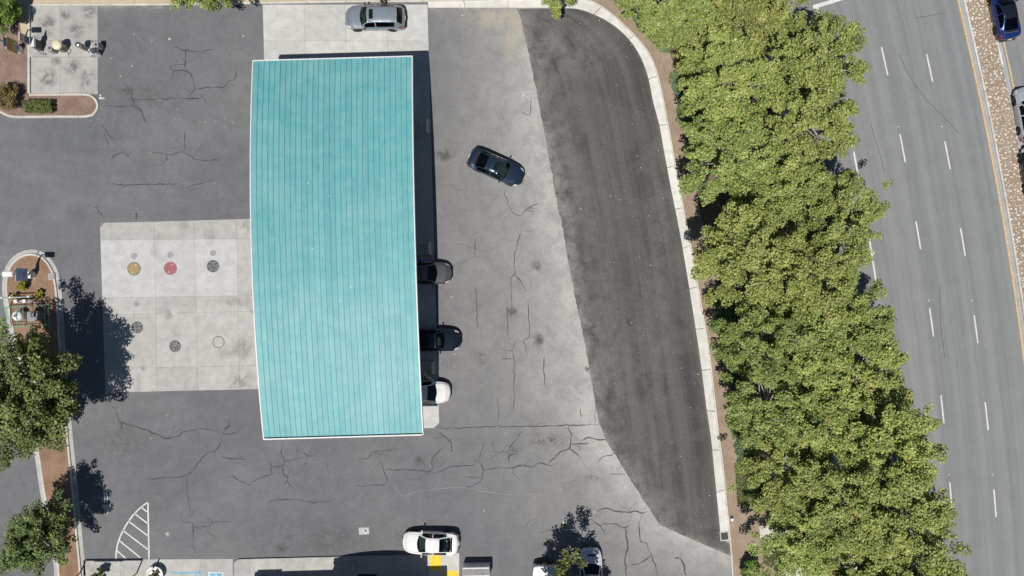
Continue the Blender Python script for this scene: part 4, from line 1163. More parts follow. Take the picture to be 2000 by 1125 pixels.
def build_car(name, label, spec, L, loc, heading, pm, group=None, rimm=None, sunroof=None, glassm=None, roofm=None, extra=None, scoop=False, cover=False):
    car = thing(name, (loc.x, loc.y, loc.z if False else .0), heading, label, 'pickup' if cover else ('SUV' if spec is SUV else 'car'), group)
    W, (w0, w1), (r0, r1), (s0, s1), bp = spec['W'], spec['ws'], spec['rw'], spec['sw'], spec['bp']
    S = set(np.round(np.linspace(0, 1, 47), 4)) | {.008, .016, .03, .97, .984, .993, w0, w1, r0, r1, s0, s1, bp - .012, bp + .012}
    if sunroof: S |= set(sunroof)
    S = sorted(S); S = [S[0]] + [b for a, b in zip(S[:-1], S[1:]) if b - a > .004 or b in (w0, w1, r0, r1, s0, s1)]
    tab = lambda k, s: float(np.interp(s, [p[0] for p in spec[k]], [p[1] for p in spec[k]]))
    wr = .33 if spec is not SUV and spec is not PICKUP else .37
    wx = [L / 2 - L * q for q in spec['wheels']]
    ring = []
    for s in S:
        x = L / 2 - s * L
        yb = W / 2 * tab('plan', s); zb = tab('belt', s); zt = max(tab('top', s), zb + .03)
        yr = min(W / 2 * tab('roof', s), yb * .92); cr_ = .05 if w1 < s < r0 else .035
        ze = zt - cr_
        ze = max(ze, zb + .012)
        arch = 0
        for xc in wx:
            dx = abs(x - xc); ra = wr + .055
            if dx < ra: arch = max(arch, wr + math.sqrt(ra * ra - dx * dx))
        z2 = max(.24, arch); z3 = max(.42, arch + .015); z4 = max(.42 + (zb - .42) * .62, arch + .03)
        z4 = min(z4, zb - .012); z3 = min(z3, z4 - .008); z2 = min(z2, z3 - .008)
        p6 = (yb * .955, zb + .02); p9 = (yr, ze)
        lp = lambda a: (p6[0] + (p9[0] - p6[0]) * a, p6[1] + (p9[1] - p6[1]) * a + .04 * (ze - zb) * math.sin(a * math.pi))
        half = [(0, max(.20, arch * .9)), (yb * .80, max(.20, arch * .95)), (yb * .965, z2), (yb * .995, z3), (yb, z4), (yb * .985, zb), p6, lp(.10), lp(.88), p9,
                (yr * .93, ze + cr_ * .45), (yr * .62, ze + cr_ * .8), (yr * .30, ze + cr_ * .96), (0, ze + cr_)]
        bow = float(np.interp(s, [0, .1, .3, .5, .7, .9, 1], [.30, .26, .20, .05, -.06, -.14, -.16]))
        def pt(y, z): return (x - bow * (y / (W / 2)) ** 2 * (1 if True else 0), y, z)
        ring.append([pt(y, z) for y, z in half] + [pt(-y, z) for y, z in reversed(half[1:-1])])
    nr = len(ring[0]); NH = 13
    parts = {}
    def key(sm, j):
        jj = j if j < NH else nr - 1 - j
        side = 0 if j < NH else 1
        if w0 < sm < w1 and jj >= 10: return ('windshield', 0)
        if r0 < sm < r1 and jj >= 10: return ('rear_window', 0)
        if s0 < sm < s1 and jj == 7 and abs(sm - bp) > .012: return ('side_window', side * 2 + (sm > bp))
        if sunroof and sunroof[0] < sm < sunroof[1] and jj >= 11: return ('sunroof', 0)
        if cover and .635 < sm < .975 and jj >= 10: return ('bed_cover', 0)
        if w1 <= sm <= r0 and jj >= 9: return ('roof', 0)
        if .055 < sm < w0 and jj >= 9: return ('hood', 0)
        if .010 < sm < .075 and 5 <= jj <= 8: return ('headlight', side)
        if .935 < sm < .99 and 4 <= jj <= 6: return ('taillight', side)
        return ('body', 0)
    for i in range(len(S) - 1):
        sm = (S[i] + S[i + 1]) / 2
        for j in range(nr):
            k = key(sm, j); f = [(i + 1, j), (i + 1, (j + 1) % nr), (i, (j + 1) % nr), (i, j)]
            parts.setdefault(k, []).append(f)
    parts[('body', 0)].append([(0, j) for j in range(nr)])
    parts[('body', 0)].append([(len(S) - 1, j) for j in range(nr)][::-1])
    mats = dict(windshield=M['windscreen'], rear_window=M['side_glass'], side_window=M['side_glass'], sunroof=M['glass'], headlight=M['head_lamp'], taillight=M['tail_lamp'], body=pm, hood=pm, roof=roofm or pm, bed_cover=M['white'])
    if glassm: mats['windshield'] = glassm
    for k, fl in parts.items():
        idx, vs_, fs = {}, [], []
        for f in fl:
            g_ = []
            for a in f:
                if a not in idx: idx[a] = len(vs_); vs_.append(ring[a[0]][a[1]])
                g_.append(idx[a])
            fs.append(tuple(g_))
        obj(k[0], mesh(k[0], vs_, fs, mats[k[0]], True), car)
    # dark seal along the windscreen base, wipers
    zc = tab('top', w0)
    near_i = lambda s: min(range(len(S)), key=lambda i_: abs(S[i_] - s))
    lift = lambda p, d=.004: (p[0], p[1] * (1 + d), p[2] + d)
    for sd in (0, 1):
        J_ = (lambda j: j) if sd == 0 else (lambda j: nr - j)
        MB().tube([lift(ring[i_][J_(9)]) for i_ in range(near_i(.055), near_i(w0) + 1)], .007, 4).build('panel_gap', M['dark'], car)
        for q in (s0 - .03, bp, s1 - .035):
            MB().tube([lift(ring[near_i(q)][J_(j)]) for j in (3, 4, 5, 6)], .007, 4).build('panel_gap', M['dark'], car)
        ii = range(near_i(s0), near_i(s1) + 1)
        MB().tube([lift(ring[i_][J_(7)]) for i_ in ii], .011, 4).build('window_trim', M['chrome'] if not cover else M['dark'], car)
    i_ = near_i(.055)
    MB().tube([lift(ring[i_][j]) for j in range(9, nr - 8)], .007, 4).build('panel_gap', M['dark'], car)
    if not cover and spec is SEDAN:
        i_ = near_i(.87); MB().tube([lift(ring[i_][j]) for j in range(9, nr - 8)], .006, 4).build('panel_gap', M['dark'], car)
    # cabin
    zb0 = tab('belt', .5)
    xw = L / 2 - w0 * L
    MB().box((xw - .52, 0, zb0 - .10), (.80, W * .74, .14), bev=.05).build('dashboard', M['dash'], car)
    xe = L / 2 - (.60 if cover else .965) * L
    MB().box(((xw + .35 + xe) / 2, 0, .50), (xw + .35 - xe, W * .93, .10)).build('cabin_floor', M['dash'], car)
    for sy in (.36, -.36):
        st_ = MB().box((xw - 1.55, sy, .52), (.52, .48, .20), bev=.05).box((xw - 1.86, sy, .82), (.16, .46, .60), bev=.06, taper=.9).build('front_seat', M['seat'], car)
        MB().box((xw - 1.90, sy, 1.18), (.10, .24, .16), bev=.04).build('headrest', M['seat'], st_)
    if not cover: MB().box((xw - 2.45, 0, .54), (.50, W * .66, .20), bev=.05).box((xw - 2.78, 0, .82), (.16, W * .66, .56), bev=.06).build('rear_seat', M['seat'], car)
    MB().tube([(xw - .98 + .03 * math.sin(a_), .36 + .17 * math.cos(a_), zb0 - .06 + .17 * math.sin(a_)) for a_ in np.linspace(0, 6.283, 13)], .015, 5).build('steering_wheel', M['dark'], car)
    MB().tube([(L / 2 - (w0 - .004) * L - .20 * t_ * t_, t_ * W / 2 * .76, zc - .03 * t_ * t_ + .004) for t_ in np.linspace(-1, 1, 9)], .016, 4).build('cowl_seal', M['dark'], car)
    for q in wx:
        for sd in (1, -1): wheel(car, q, sd * (W / 2 - .125), wr, sd, rimm or M['rim'])
    sm_ = w0 + .075
    for sd in (1, -1):
        mx = L / 2 - sm_ * L; my = W / 2 * .985
        mo = MB().box((mx, sd * (my + .10), tab('belt', sm_) + .07), (.12, .20, .13), bev=.035).build('mirror', extra or pm, car)
        MB().box((mx - .063, sd * (my + .10), tab('belt', sm_) + .07), (.006, .15, .09)).build('mirror_glass', M['glass'], mo)
        for q in (bp - .03, bp + .17):
            MB().box((L / 2 - q * L, sd * (W / 2 * 1.005), tab('belt', q) - .10), (.16, .03, .03)).build('door_handle', pm, car)
    MB().box((L / 2 - .02 - 0, 0, .46), (.05, W * .50, .16), bev=.02).build('grille', M['dark'], car)
    MB().box((-L / 2 + .0, 0, .62), (.05, .34, .14)).build('number_plate', M['plate'], car)
    MB().box((-L / 2 + .03, 0, .36), (.10, W * .70, .16), bev=.02).build('bumper', M['dark'], car)
    if spec is SUV:
        for sd in (1, -1):
            MB().tube([(L / 2 - q * L, sd * W / 2 * .60, tab('top', q) - .02) for q in (.40, .5, .65, .8, .87)], .02, 6).build('roof_rail', M['charcoal'], car)
    if scoop:
        MB().box((L / 2 - .13 * L, 0, tab('top', .13) + .015), (.16, .62, .05), bev=.02).build('hood_scoop', M['dark'], car)
        for sd in (1, -1):
            MB().box((L / 2 - .235 * L, sd * .46, tab('top', .235) - .0), (.34, .10, .025), bev=.01).build('hood_vent', M['dark'], car)
    return car

def at(u, v, z=.6): 
    p = P(u, v, z); p.z = 0; return p
p_silver = paint('silver_blue_paint', (.25, .295, .33), .3, .38)
p_navy = paint('dark_blue_paint', (.020, .036, .066), .35, .3)
p_black = paint('near_black_blue_paint', (.010, .016, .030), .3, .3)
p_brown = paint('warm_grey_paint', (.135, .135, .137), .5, .38)
p_white = paint('white_car_paint', (.82, .82, .80), 0, .35)
p_blue = paint('bright_blue_paint', (.010, .032, .16), .3, .3)
p_lgrey = paint('light_silver_paint', (.44, .46, .49), .15, .35)
p_pearl = paint('pearl_white_paint', (.70, .73, .77), .1, .35)

build_car('suv', 'silver-blue SUV with sunroof parked above the canopy', SUV, 4.95, at(733, 35.5), R(180), p_silver, sunroof=(.425, .495), rimm=M['rim_dark'], extra=M['charcoal'])
build_car('car', 'dark blue sedan parked askew right of the canopy', SEDAN, 4.80, at(969, 327), R(-23.5), p_navy, sunroof=(.45, .53), rimm=M['rim_dark'])
build_car('car', 'warm grey car with its nose out of the canopy shadow', HATCH, 4.55, at(882 - 4.55 * 23.7 / 2, 533.5), R(0), p_brown)
build_car('car', 'dark navy car at the pumps between grey and white cars', SEDAN, 4.70, at(900 - 4.7 * 23.7 / 2, 664), R(0), p_black)
wc = build_car('car', 'white car at the pumps with its front door open', HATCH, 4.40, at(880 - 4.4 * 23.7 / 2, 765), R(-2), p_white, glassm=M['glass'])
door = MB()
dv_ = []
hx, hy = 4.40 / 2 - .33 * 4.40, .90
dirv = Vector((-math.cos(R(42)), math.sin(R(42)), 0)); nrm_ = Vector((dirv.y, -dirv.x, 0)) * .045
for (l_, z_) in ((0, .32), (1.05, .32), (1.10, .92), (0, .90)):
    a = Vector((hx, hy, z_)) + dirv * l_
    dv_ += [a + nrm_, a - nrm_]
door.add(dv_, [(0, 2, 4, 6), (7, 5, 3, 1), (0, 1, 3, 2), (2, 3, 5, 4), (4, 5, 7, 6), (6, 7, 1, 0)])
dob = door.build('door', p_white, wc)
fr = [Vector((hx, hy, .92)) + dirv * .05, Vector((hx, hy, 1.36)) + dirv * .62, Vector((hx, hy, 1.40)) + dirv * 1.02, Vector((hx, hy, .93)) + dirv * 1.08]
MB().tube(fr, .03, 6).build('window_frame', p_white, dob)
MB().add([p for p in fr], [(0, 1, 2, 3)]).build('door_glass', M['glass'], dob)
build_car('car', 'white sedan parked at the bottom beside the yellow tactile pads', SEDAN, 4.68, at(841, 1060), R(178.5), p_white)
build_car('car', 'pale car with black hood scoop parked under the bottom tree', SEDAN, 4.6, at(1154, 1069 + 4.6 * 23.7 / 2), R(90), p_pearl, scoop=True, extra=M['dark'])
build_car('pickup', 'white pickup with covered bed parked tail-out at the bottom', PICKUP, 5.5, at(1064, 1103 + 5.5 * 23.9 / 2, .9), R(-90), p_white, cover=True)
build_car('car', 'bright blue sedan driving on the far carriageway at top right', SEDAN, 4.6, at(1961, 24), R(101), p_blue, glassm=M['windscreen'], roofm=paint('black_roof_paint', (.01, .012, .02), 0, .25))
build_car('car', 'silver car driving on the far carriageway at the right edge', HATCH, 4.5, at(2008, 222), R(99), p_lgrey)
build_car('car', 'dark car just below the silver one at the right edge', HATCH, 4.4, at(2020, 336), R(98), p_black)

# ------------------------------------------------------------------ covers and grates set in the paving
def cover(u, v, r, lid, label, z=.012, ringm=None, small=False):
    c = P(u, v); o = thing('access_cover' if not small else 'fill_cap', (c.x, c.y, z), 0, label, 'manhole' if not small else 'cap', 'tank covers')
    MB().lathe((0, 0, 0), [(r, 0), (r, .004), (r * .97, .008)], 28).build('ring', ringm or M['dark_ring'], o)
    l_ = MB().lathe((0, 0, .0085), [(r * .88, 0), (r * .87, .007), (r * .80, .009)], 28).build('lid', lid, o)
    if not small:
        for a in (1.2, 4.3): MB().lathe((math.cos(a) * r * .62, math.sin(a) * r * .62, .0178), [(r * .09, 0), (r * .07, .006)], 8).build('bolt', M['white_paint'] if lid is not M['iron_spec'] else M['galv'], o)
cover(262, 525, .56, M['ochre_paint'], 'ochre painted tank cover on the pale slab')
cover(333, 524, .55, M['red_paint'], 'red painted tank cover on the pale slab', ringm=simple('faded_red_ring', (.36, .17, .15), .8))
cover(416, 520, .52, M['iron_spec'], 'speckled grey tank cover on the pale slab')
cover(268, 639.5, .50, M['iron_spec'], 'speckled grey tank cover on the older slab, beside the tree shadow')
cover(342, 676, .49, M['iron_spec'], 'speckled dark tank cover on the older slab, lowest of the three')
cover(427, 668, .50, simple('pale_lid', (.44, .425, .395), .7), 'pale tank cover nearest the canopy on the older slab')
for u, v, l_ in ((262, 500, 'small grey cap above the ochre cover'), (333, 498, 'small grey cap above the red cover'), (416, 494, 'small grey cap above the speckled cover on the pale slab'), (266.5, 594, 'small grey cap above the speckled cover beside the tree shadow')):
    cover(u, v, .26, M['grey_lid'], l_, ringm=M['grey_lid'], small=True)
cover(340, 609, .24, M['concrete_new'], 'small pale ring cap above the lowest speckled cover', ringm=M['white_paint'], small=True)
cover(425, 610, .22, M['concrete_new'], 'small pale cap above the pale tank cover', ringm=M['concrete_new'], small=True)
c = P(711, 1037); o = thing('cleanout_box', (c.x, c.y, .003), R(1.6), 'square concrete cleanout with round cap in front of the shop', 'utility cover')
MB().box((0, 0, .006), (.86, .58, .012)).build('collar', M['concrete_old'], o); MB().lathe((.13, .02, .012), [(.20, 0), (.19, .008), (.13, .009)], 20).build('ring', M['white_paint'], o); MB().lathe((.13, .02, .0215), [(.12, 0), (.11, .004)], 16).build('lid', M['charcoal'], o)
c = P(1160, 1000); o = thing('manhole', (c.x, c.y, .003), 0, 'pale ring manhole right of the small bottom tree', 'manhole')
MB().lathe((0, 0, 0), [(.27, 0), (.26, .008)], 22).build('ring', simple('worn_rim', (.20, .195, .19), .7), o); MB().lathe((0, 0, .009), [(.20, 0), (.19, .005)], 22).build('lid', simple('worn_lid', (.27, .265, .255), .7), o)
c = P(327, 1043); o = thing('manhole', (c.x, c.y, .003), 0, 'small pale valve cover right of the hatched marking', 'manhole')
MB().lathe((0, 0, 0), [(.22, 0), (.21, .006)], 22).build('ring', simple('worn_ring', (.25, .25, .25), .7), o); MB().lathe((0, 0, .007), [(.10, 0), (.09, .006)], 16).build('lid', M['worn_paint'], o)
c = P(331, 76); o = thing('manhole', (c.x, c.y, .003), 0, 'small pale round valve cover in the upper left asphalt', 'manhole')
MB().lathe((0, 0, 0), [(.10, 0), (.09, .006)], 16).build('lid', M['worn_paint'], o)
c = P(1107, 1027); o = thing('utility_box', (c.x, c.y, .003), R(1), 'square pale-framed utility box at the tip of the bottom tree shadow', 'utility cover')
for dx, dy, sx, sy in ((0, .33, .74, .08), (0, -.33, .74, .08), (.33, 0, .08, .58), (-.33, 0, .08, .58)): MB().box((dx, dy, .008), (sx, sy, .016)).build('frame', M['kerb'], o)
MB().box((0, 0, .004), (.58, .58, .008)).build('lid', simple('green_lid', (.22, .24, .17), .8, var=.3), o)
c = P(1415, 1047); o = thing('drain_grate', (c.x, c.y, .012), R(6), 'iron drain grate at the lower end of the white gutter', 'drain')
MB().box((0, 0, .004), (.74, .78, .012)).build('frame', M['kerb'], o); MB().box((0, 0, .012), (.58, .60, .006)).build('pit', M['dark'], o)
for k in range(7): MB().box((-.25 + k * .083, 0, .020), (.035, .58, .012)).build('bar', M['iron'], o)
c = P(101, 540, .1); o = thing('meter_box', (c.x, c.y, .012), R(3), 'small concrete meter box on the rounded island kerb', 'utility cover')
MB().box((0, 0, .08), (.52, .55, .16), bev=.02).build('collar', M['concrete_old'], o); MB().box((0, 0, .165), (.40, .42, .012)).build('lid', M['concrete_stain'], o)
c = P(1429, 1014, .2); o = thing('bollard', (c.x, c.y, .06), 0, 'short white standpipe behind the lower right kerb', 'standpipe')
MB().lathe((0, 0, 0), [(.13, 0), (.13, .32), (.10, .36)], 14).build('pipe', M['white'], o)
for u, v, l_ in ((1459.5, 1028, 'little black valve cap in the dirt beside the concrete pad'), (1457.5, 1003, 'little black valve cap in the dirt above the concrete pad')):
    c = P(u, v); o = thing('valve_cap', (c.x, c.y, .07), 0, l_, 'cap', 'irrigation valve caps'); MB().lathe((0, 0, 0), [(.07, 0), (.06, .05)], 10).build('lid', M['dark'], o)
c = P(1400, 116, .6); o = thing('utility_cabinet', (c.x, c.y, .06), R(-42), 'flat grey-blue utility cabinet glimpsed through the trees near the top', 'cabinet')
MB().box((0, 0, .3), (1.0, .5, .6), bev=.03).build('housing', simple('cabinet_grey', (.20, .25, .29), .5), o); MB().box((0, 0, .615), (1.06, .56, .03)).build('lid', simple('cabinet_lid', (.26, .32, .37), .5), o)

# ------------------------------------------------------------------ light poles with banners
def light_pole(u, v, label, col, rz, kind):
    c = P(u, v); o = thing('light_pole', (c.x, c.y, .09), rz, label, 'light pole')
    MB().lathe((0, 0, 0), [(.30, 0), (.30, .55), (.27, .60)], 20).build('base', M['white'], o)
    MB().box((0, 0, 2.4), (.12, .12, 3.8), taper=.8).build('pole', M['mid_grey'], o)
    MB().box((.10, 0, 4.30), (.30, .06, .06)).build('arm', M['mid_grey'], o)
    MB().box((.62, 0, 4.32), (.82, .42, .20), bev=.05).build('lamp_head', M['white'], o)
    return o
lp1 = light_pole(40.5, 98, 'light pole with mustard banner beside the top left mulch bed', None, R(0), 0)
sgn = MB().box((.10, 0, 1.25), (.05, 1.02, 1.45)).build('banner', M['mustard'], lp1)
for y in (-.30, -.10, .12, .34): MB().box((.128, y * .2, 1.55 + y * .55), (.004, .95, .035)).build('banner_stripe', M['rust'], sgn)
MB().box((.130, .03, .86), (.006, .60, .46)).build('label_plate', M['lilac'], sgn)
for k in range(4): MB().box((.136, -.16 + k * .11, .90), (.004, .05, .26)).build('label_print', M['charcoal'], sgn)
MB().box((.10, 0, 2.15), (.05, .72, .30)).build('banner', M['navy_sign'], lp1)
MB().box((.10, 0, 1.985), (.052, 1.04, .03)).build('banner_rail', M['white'], lp1)
lp2 = light_pole(66, 537, 'light pole with blue banner on the rounded left island', None, R(0), 1)
sg2 = MB().box((.10, .0, 1.72), (.05, 1.02, 1.55)).build('banner', M['blue_sign'], lp2)
for k in range(5): MB().box((.128, .06, 1.06 + k * .13), (.004, .72 - k * .09, .045)).build('banner_print', M['charcoal'] if k < 2 else M['navy_sign'], sg2)

# ------------------------------------------------------------------ air, water and vacuum machines on the service island
c = P(82, 92); o = thing('air_machine', (c.x, c.y, .13), 0, 'tall white air and water machine with sign panels on the service island', 'air machine')
MB().box((0, 0, .55), (.42, .72, 1.1), bev=.04).build('cabinet', M['charcoal'], o)
MB().box((0, 0, 1.23), (.44, .74, .26), bev=.03).build('cabinet_top', M['white'], o)
for sy in (-.30, .30): MB().box((-.1, sy, 2.0), (.05, .05, 1.4)).build('post', M['galv'], o)
rk = MB().box((-.1, 0, 1.75), (.04, .60, .62)).build('panel', M['charcoal'], o)
for k in range(4): MB().box((-.072, 0, 1.52 + k * .15), (.02, .54, .05)).build('panel_print', M['mid_grey'], rk)
MB().box((-.1, 0, 2.18), (.04, .60, .16)).build('panel', M['lilac'], o)
MB().box((-.1, 0, 2.52), (.04, .64, .46)).build('panel', M['pink_sign'], o)
MB().box((-.1, 0, 2.77), (.045, .66, .04)).build('panel_cap', M['white'], o)
MB().tube([(.1, -.36, .9), (.12, -.55, .7), (.16, -.62, .3), (.28, -.66, .06), (.45, -.70, .04), (.40, -.52, .04)], .022, 6).build('hose', M['dark'], o)
MB().tube([(.05, .36, 1.0), (.05, .52, 1.1), (.02, .56, .8), (.0, .60, .2)], .022, 6).build('hose', M['dark'], o)
def vac(u, v, r, h, top, body, label):
    c = P(u, v); o = thing('vacuum', (c.x, c.y, .13), 0, label, 'vacuum')
    MB().lathe((0, 0, 0), [(r * .80, 0), (r * .85, h * .08), (r * .85, h * .82)], 20).build('drum', body, o, smooth=False)
    MB().lathe((0, 0, h * .82), [(r, 0), (r * 1.0, h * .05), (r * .9, h * .13), (r * .6, h * .18), (r * .2, h * .20)], 20).build('dome', top, o, smooth=True)
    MB().tube([(r * .6, -r * .5, h * .5), (r * 1.1, -r * .9, h * .55), (r * 1.2, -r * 1.0, h * .2), (r * .9, -r * 1.2, .05)], .03, 6).build('hose', M['dark'], o)
    MB().box((r * .82, r * .1, h * .55), (.06, .2, .26), bev=.02).build('coin_box', M['galv'], o)
vac(127, 96, .42, 1.22, M['cream'], simple('olive_drum', (.24, .23, .15), .5), 'vacuum with round cream dome on the service island')
vac(169, 96, .27, 1.30, M['steel'], simple('tan_drum', (.33, .30, .24), .45), 'slim steel vacuum on the service island')
def bin_(u, v, label):
    c = P(u, v); o = thing('trash_bin', (c.x, c.y, .13), 0, label, 'trash bin')
    MB().box((0, 0, .42), (.40, .46, .84), bev=.03).build('body', M['mid_grey'], o); MB().box((0, 0, .86), (.42, .48, .04), bev=.01).build('lid', M['grey_lid'], o)
    MB().lathe((.02, 0, .881), [(.10, 0), (.095, .004)], 14).build('opening', M['dark'], o)
bin_(110, 101, 'square grey trash bin left of the cream vacuum'); bin_(199, 94, 'square grey trash bin at the rounded end of the service island')
c = P(194, 107); o = thing('wash_station', (c.x, c.y, .05), R(28), 'white and blue wash station at the rounded end of the service island', 'wash station')
MB().box((0, 0, .45), (.36, .40, .9), bev=.04).build('cabinet', M['white'], o); MB().box((.05, .0, 1.0), (.34, .38, .24), bev=.03).build('control_panel', M['charcoal'], o); MB().box((.225, 0, 1.0), (.01, .26, .14)).build('screen', M['blue_sign'], o)
MB().tube([(0, .2, .8), (.1, .34, .6), (.1, .36, .2)], .022, 6).build('hose', M['dark'], o)

# ------------------------------------------------------------------ propane tank, cage and pipework on the left island
c = P(47, 616); o = thing('propane_tank', (c.x, c.y, .10), 0, 'white upright propane tank inside the green guard rail', 'tank')
MB().lathe((0, 0, 0), [(.40, .15), (.42, .3), (.42, .78), (.38, .90), (.24, .98), (.12, 1.0)], 24).build('shell', M['white'], o, smooth=True)
MB().lathe((0, 0, .98), [(.14, 0), (.14, .12), (.10, .14)], 14).build('collar', M['mid_grey'], o); MB().lathe((0, 0, 1.1), [(.06, 0), (.05, .10)], 8).build('valve', M['dark'], o)
for a in (0, 2.1, 4.2): MB().box((math.cos(a) * .3, math.sin(a) * .3, .1), (.08, .08, .2)).build('foot', M['mid_grey'], o)
c = P(62, 617); o = thing('guard_rail', (c.x, c.y, .10), R(3), 'green tubular guard rail around the white tank', 'guard rail')
gx, gy = 1.75, .82
for x in (-gx, -.55, .0, .62, gx):
    for y in (-gy, gy):
        if x == 0 and y < 0: continue
        MB().tube([(x, y, 0), (x, y, 1.05)], .028, 6).build('post', M['green_rail'], o)
for z in (.45, 1.05):
    MB().tube([(-gx, -gy, z), (gx, -gy, z)], .028, 6).build('rail', M['green_rail'], o); MB().tube([(-gx, gy, z), (gx, gy, z)], .028, 6).build('rail', M['green_rail'], o)
    MB().tube([(-gx, -gy, z), (-gx, gy, z)], .028, 6).build('rail', M['green_rail'], o); MB().tube([(gx, -gy, z), (gx, gy, z)], .028, 6).build('rail', M['green_rail'], o)
for x in (-.55, .0): MB().tube([(x, -gy, 1.05), (x, gy, 1.05)], .026, 6).build('rail', M['green_rail'], o)
c = P(78, 617); o = thing('dispenser_cabinet', (c.x, c.y, .10), R(3), 'grey cabinet inside the green guard rail beside the white tank', 'cabinet')
MB().box((0, 0, .45), (.85, .75, .9), bev=.03).build('housing', simple('cage_cabinet', (.20, .22, .21), .5), o); MB().box((0, 0, .915), (.90, .80, .03), bev=.01).build('lid', M['grey_paint'], o); MB().box((.0, -.385, .45), (.5, .02, .6)).build('door', M['mid_grey'], o)
c = P(48, 583); o = thing('backflow_pipes', (c.x, c.y, .10), R(2), 'grey backflow pipework standing in the left island', 'pipework')
MB().tube([(-1.3, .12, 0), (-1.3, .12, .75), (-1.2, .12, .85), (1.0, .12, .85), (1.1, .12, .75), (1.1, .12, 0)], .055, 8).build('pipe', M['galv'], o)
MB().tube([(-.5, -.22, 0), (-.5, -.22, .5), (-.4, -.22, .58), (.9, -.22, .58), (1.0, -.22, .5), (1.0, -.22, 0)], .075, 8).build('pipe', M['galv'], o)
for x in (-.15, .55): MB().lathe((x, -.22, .62), [(.13, 0), (.13, .10), (.06, .14), (.06, .26), (.15, .27), (.15, .30)], 12).build('valve', M['white'], o)
for x in (-1.3, -.6, .9): MB().lathe((x, .12, .80), [(.08, 0), (.08, .12)], 10).build('flange', M['white'], o)
c = P(28, 596); 

# ------------------------------------------------------------------ things at the shop edge (bottom)
c = P(931, 1099); o = thing('ice_freezer', (c.x, c.y - .45, 0), R(1), 'grey and white outdoor freezer chest right of the yellow pads', 'freezer')
MB().box((0, 0, .62), (2.22, .95, 1.24), bev=.04).build('body', M['white'], o)
ms = MB(); ms.add([(-1.12, .50, 1.20), (1.12, .50, 1.20), (1.12, -.12, 1.42), (-1.12, -.12, 1.42), (-1.12, -.12, 1.22), (1.12, -.12, 1.22)], [(0, 1, 2, 3), (3, 2, 5, 4), (0, 3, 4), (1, 5, 2), (0, 4, 5, 1)])
ms.build('sloped_lid', M['mid_grey'], o)
for k in range(3): MB().box((0, .36 - k * .17, 1.258 + k * .06), (2.1, .02, .02)).build('lid_rib', M['grey_paint'], o)
MB().box((0, -.31, 1.28), (2.22, .36, .10), bev=.03).build('top', M['white'], o); MB().box((.55, -.02, 1.41), (.16, .05, .03)).build('handle', M['dark'], o)
c = P(303, 1122, .4); o = thing('planter', (c.x, c.y, .012), 0, 'round white planter with shrub at the bottom edge by the hatching', 'planter')
MB().lathe((0, 0, 0), [(.50, 0), (.68, .45), (.70, .55), (.60, .55), (.58, .48), (.2, .46)], 24).build('pot', M['white'], o, smooth=False)
v, q, tn = leaf_cloud(dome(.45, .8, 31, 16), 1200, .10, 31); v[:, 2] += .45
obj('foliage', fast_mesh('planter_foliage', v, q, M['leaf_brown'], {'tint': tn}), o)
c = P(307, 1104); o = thing('feather_flag', (c.x, c.y, .012), R(50), 'small red feather flag leaning beside the round white planter', 'flag')
MB().tube([(0, 0, 0), (.02, 0, .8), (.0, 0, 1.5), (-.25, 0, 1.8)], [.02, .018, .014, .01], 6).build('pole', M['dark'], o)
MB().add([(0.02, .0, .5), (.0, 0, 1.5), (-.25, 0, 1.8), (-.36, .02, 1.5), (-.30, .03, .7)], [(0, 1, 2, 3, 4)]).build('cloth', simple('red_cloth', (.50, .06, .03), .7), o)
c = P(212, 1120); o = thing('clearance_bar', (c.x, c.y, .012), R(.4), 'overhead clearance bar across the lane below the hatched marking', 'barrier')
for x in (-2.35, 2.35): MB().tube([(x, 0, 0), (x, 0, 3.05)], .06, 8).build('post', M['yellow_kerb'], o)
MB().box((0, 0, 2.98), (4.6, .10, .22)).build('bar', M['yellow_kerb'], o); MB().box((-.4, .0, 2.70), (2.4, .04, .16)).build('sign_board', M['white'], o)

# shop whose eaves shade the forecourt; it stands just below the picture
sb = thing('shop_building', (P(680, 1150).x, P(680, 1150).y, 0), R(1.63), 'shop building below the picture whose arched porch shades the pavement', 'building')
MB().box((-.45, -7.0, 2.1), (15.4, 12.0, 4.2)).build('wall', M['stone_wall'], sb)
MB().box((-.45, -6.6, 4.42), (15.9, 13.2, .40), bev=.05).build('roof', M['mid_grey'], sb)
MB().box((-7.2, .02, 4.52), (2.0, .10, .62)).build('parapet', M['stone_wall'], sb)
mp = MB(); pp = []
for t_ in np.linspace(-1, 1, 17): pp.append((t_ * 3.85, 5.1 + 1.15 * (1 - t_ * t_)))
vs_, fs = [], []
for x, z in pp: vs_ += [(x + 1.95, .75, z), (x + 1.95, -1.4, z), (x + 1.95, -1.4, z - .25), (x + 1.95, .75, z - .25)]
for i in range(16):
    for k in range(4): fs.append((i * 4 + k, i * 4 + 4 + k, i * 4 + 4 + (k + 1) % 4, i * 4 + (k + 1) % 4))
fs += [(3, 2, 1, 0), (64, 65, 66, 67)]
mp.add(vs_, fs).build('porch_roof', M['teal'], sb)
mg = MB(); gz = [(x + 1.95, z - .25) for x, z in pp]
mg.add([(x, .6, z) for x, z in gz] + [(gz[-1][0], .6, 4.3), (gz[0][0], .6, 4.3)], [tuple(range(19))]).build('porch_gable', M['stone_wall'], sb)
for x in (-1.5, 5.4): MB().box((x, .45, 2.4), (.4, .4, 4.8), bev=.03).build('porch_column', M['stone_wall'], sb)
for x in (-6.6, -4.4, -2.4, 6.1):
    w_ = MB().box((x, -1.0, 1.5), (1.7, .06, 1.8)).build('window', M['white_metal'], sb); MB().box((x, -.965, 1.5), (1.55, .02, 1.65)).build('pane', M['glass'], w_)
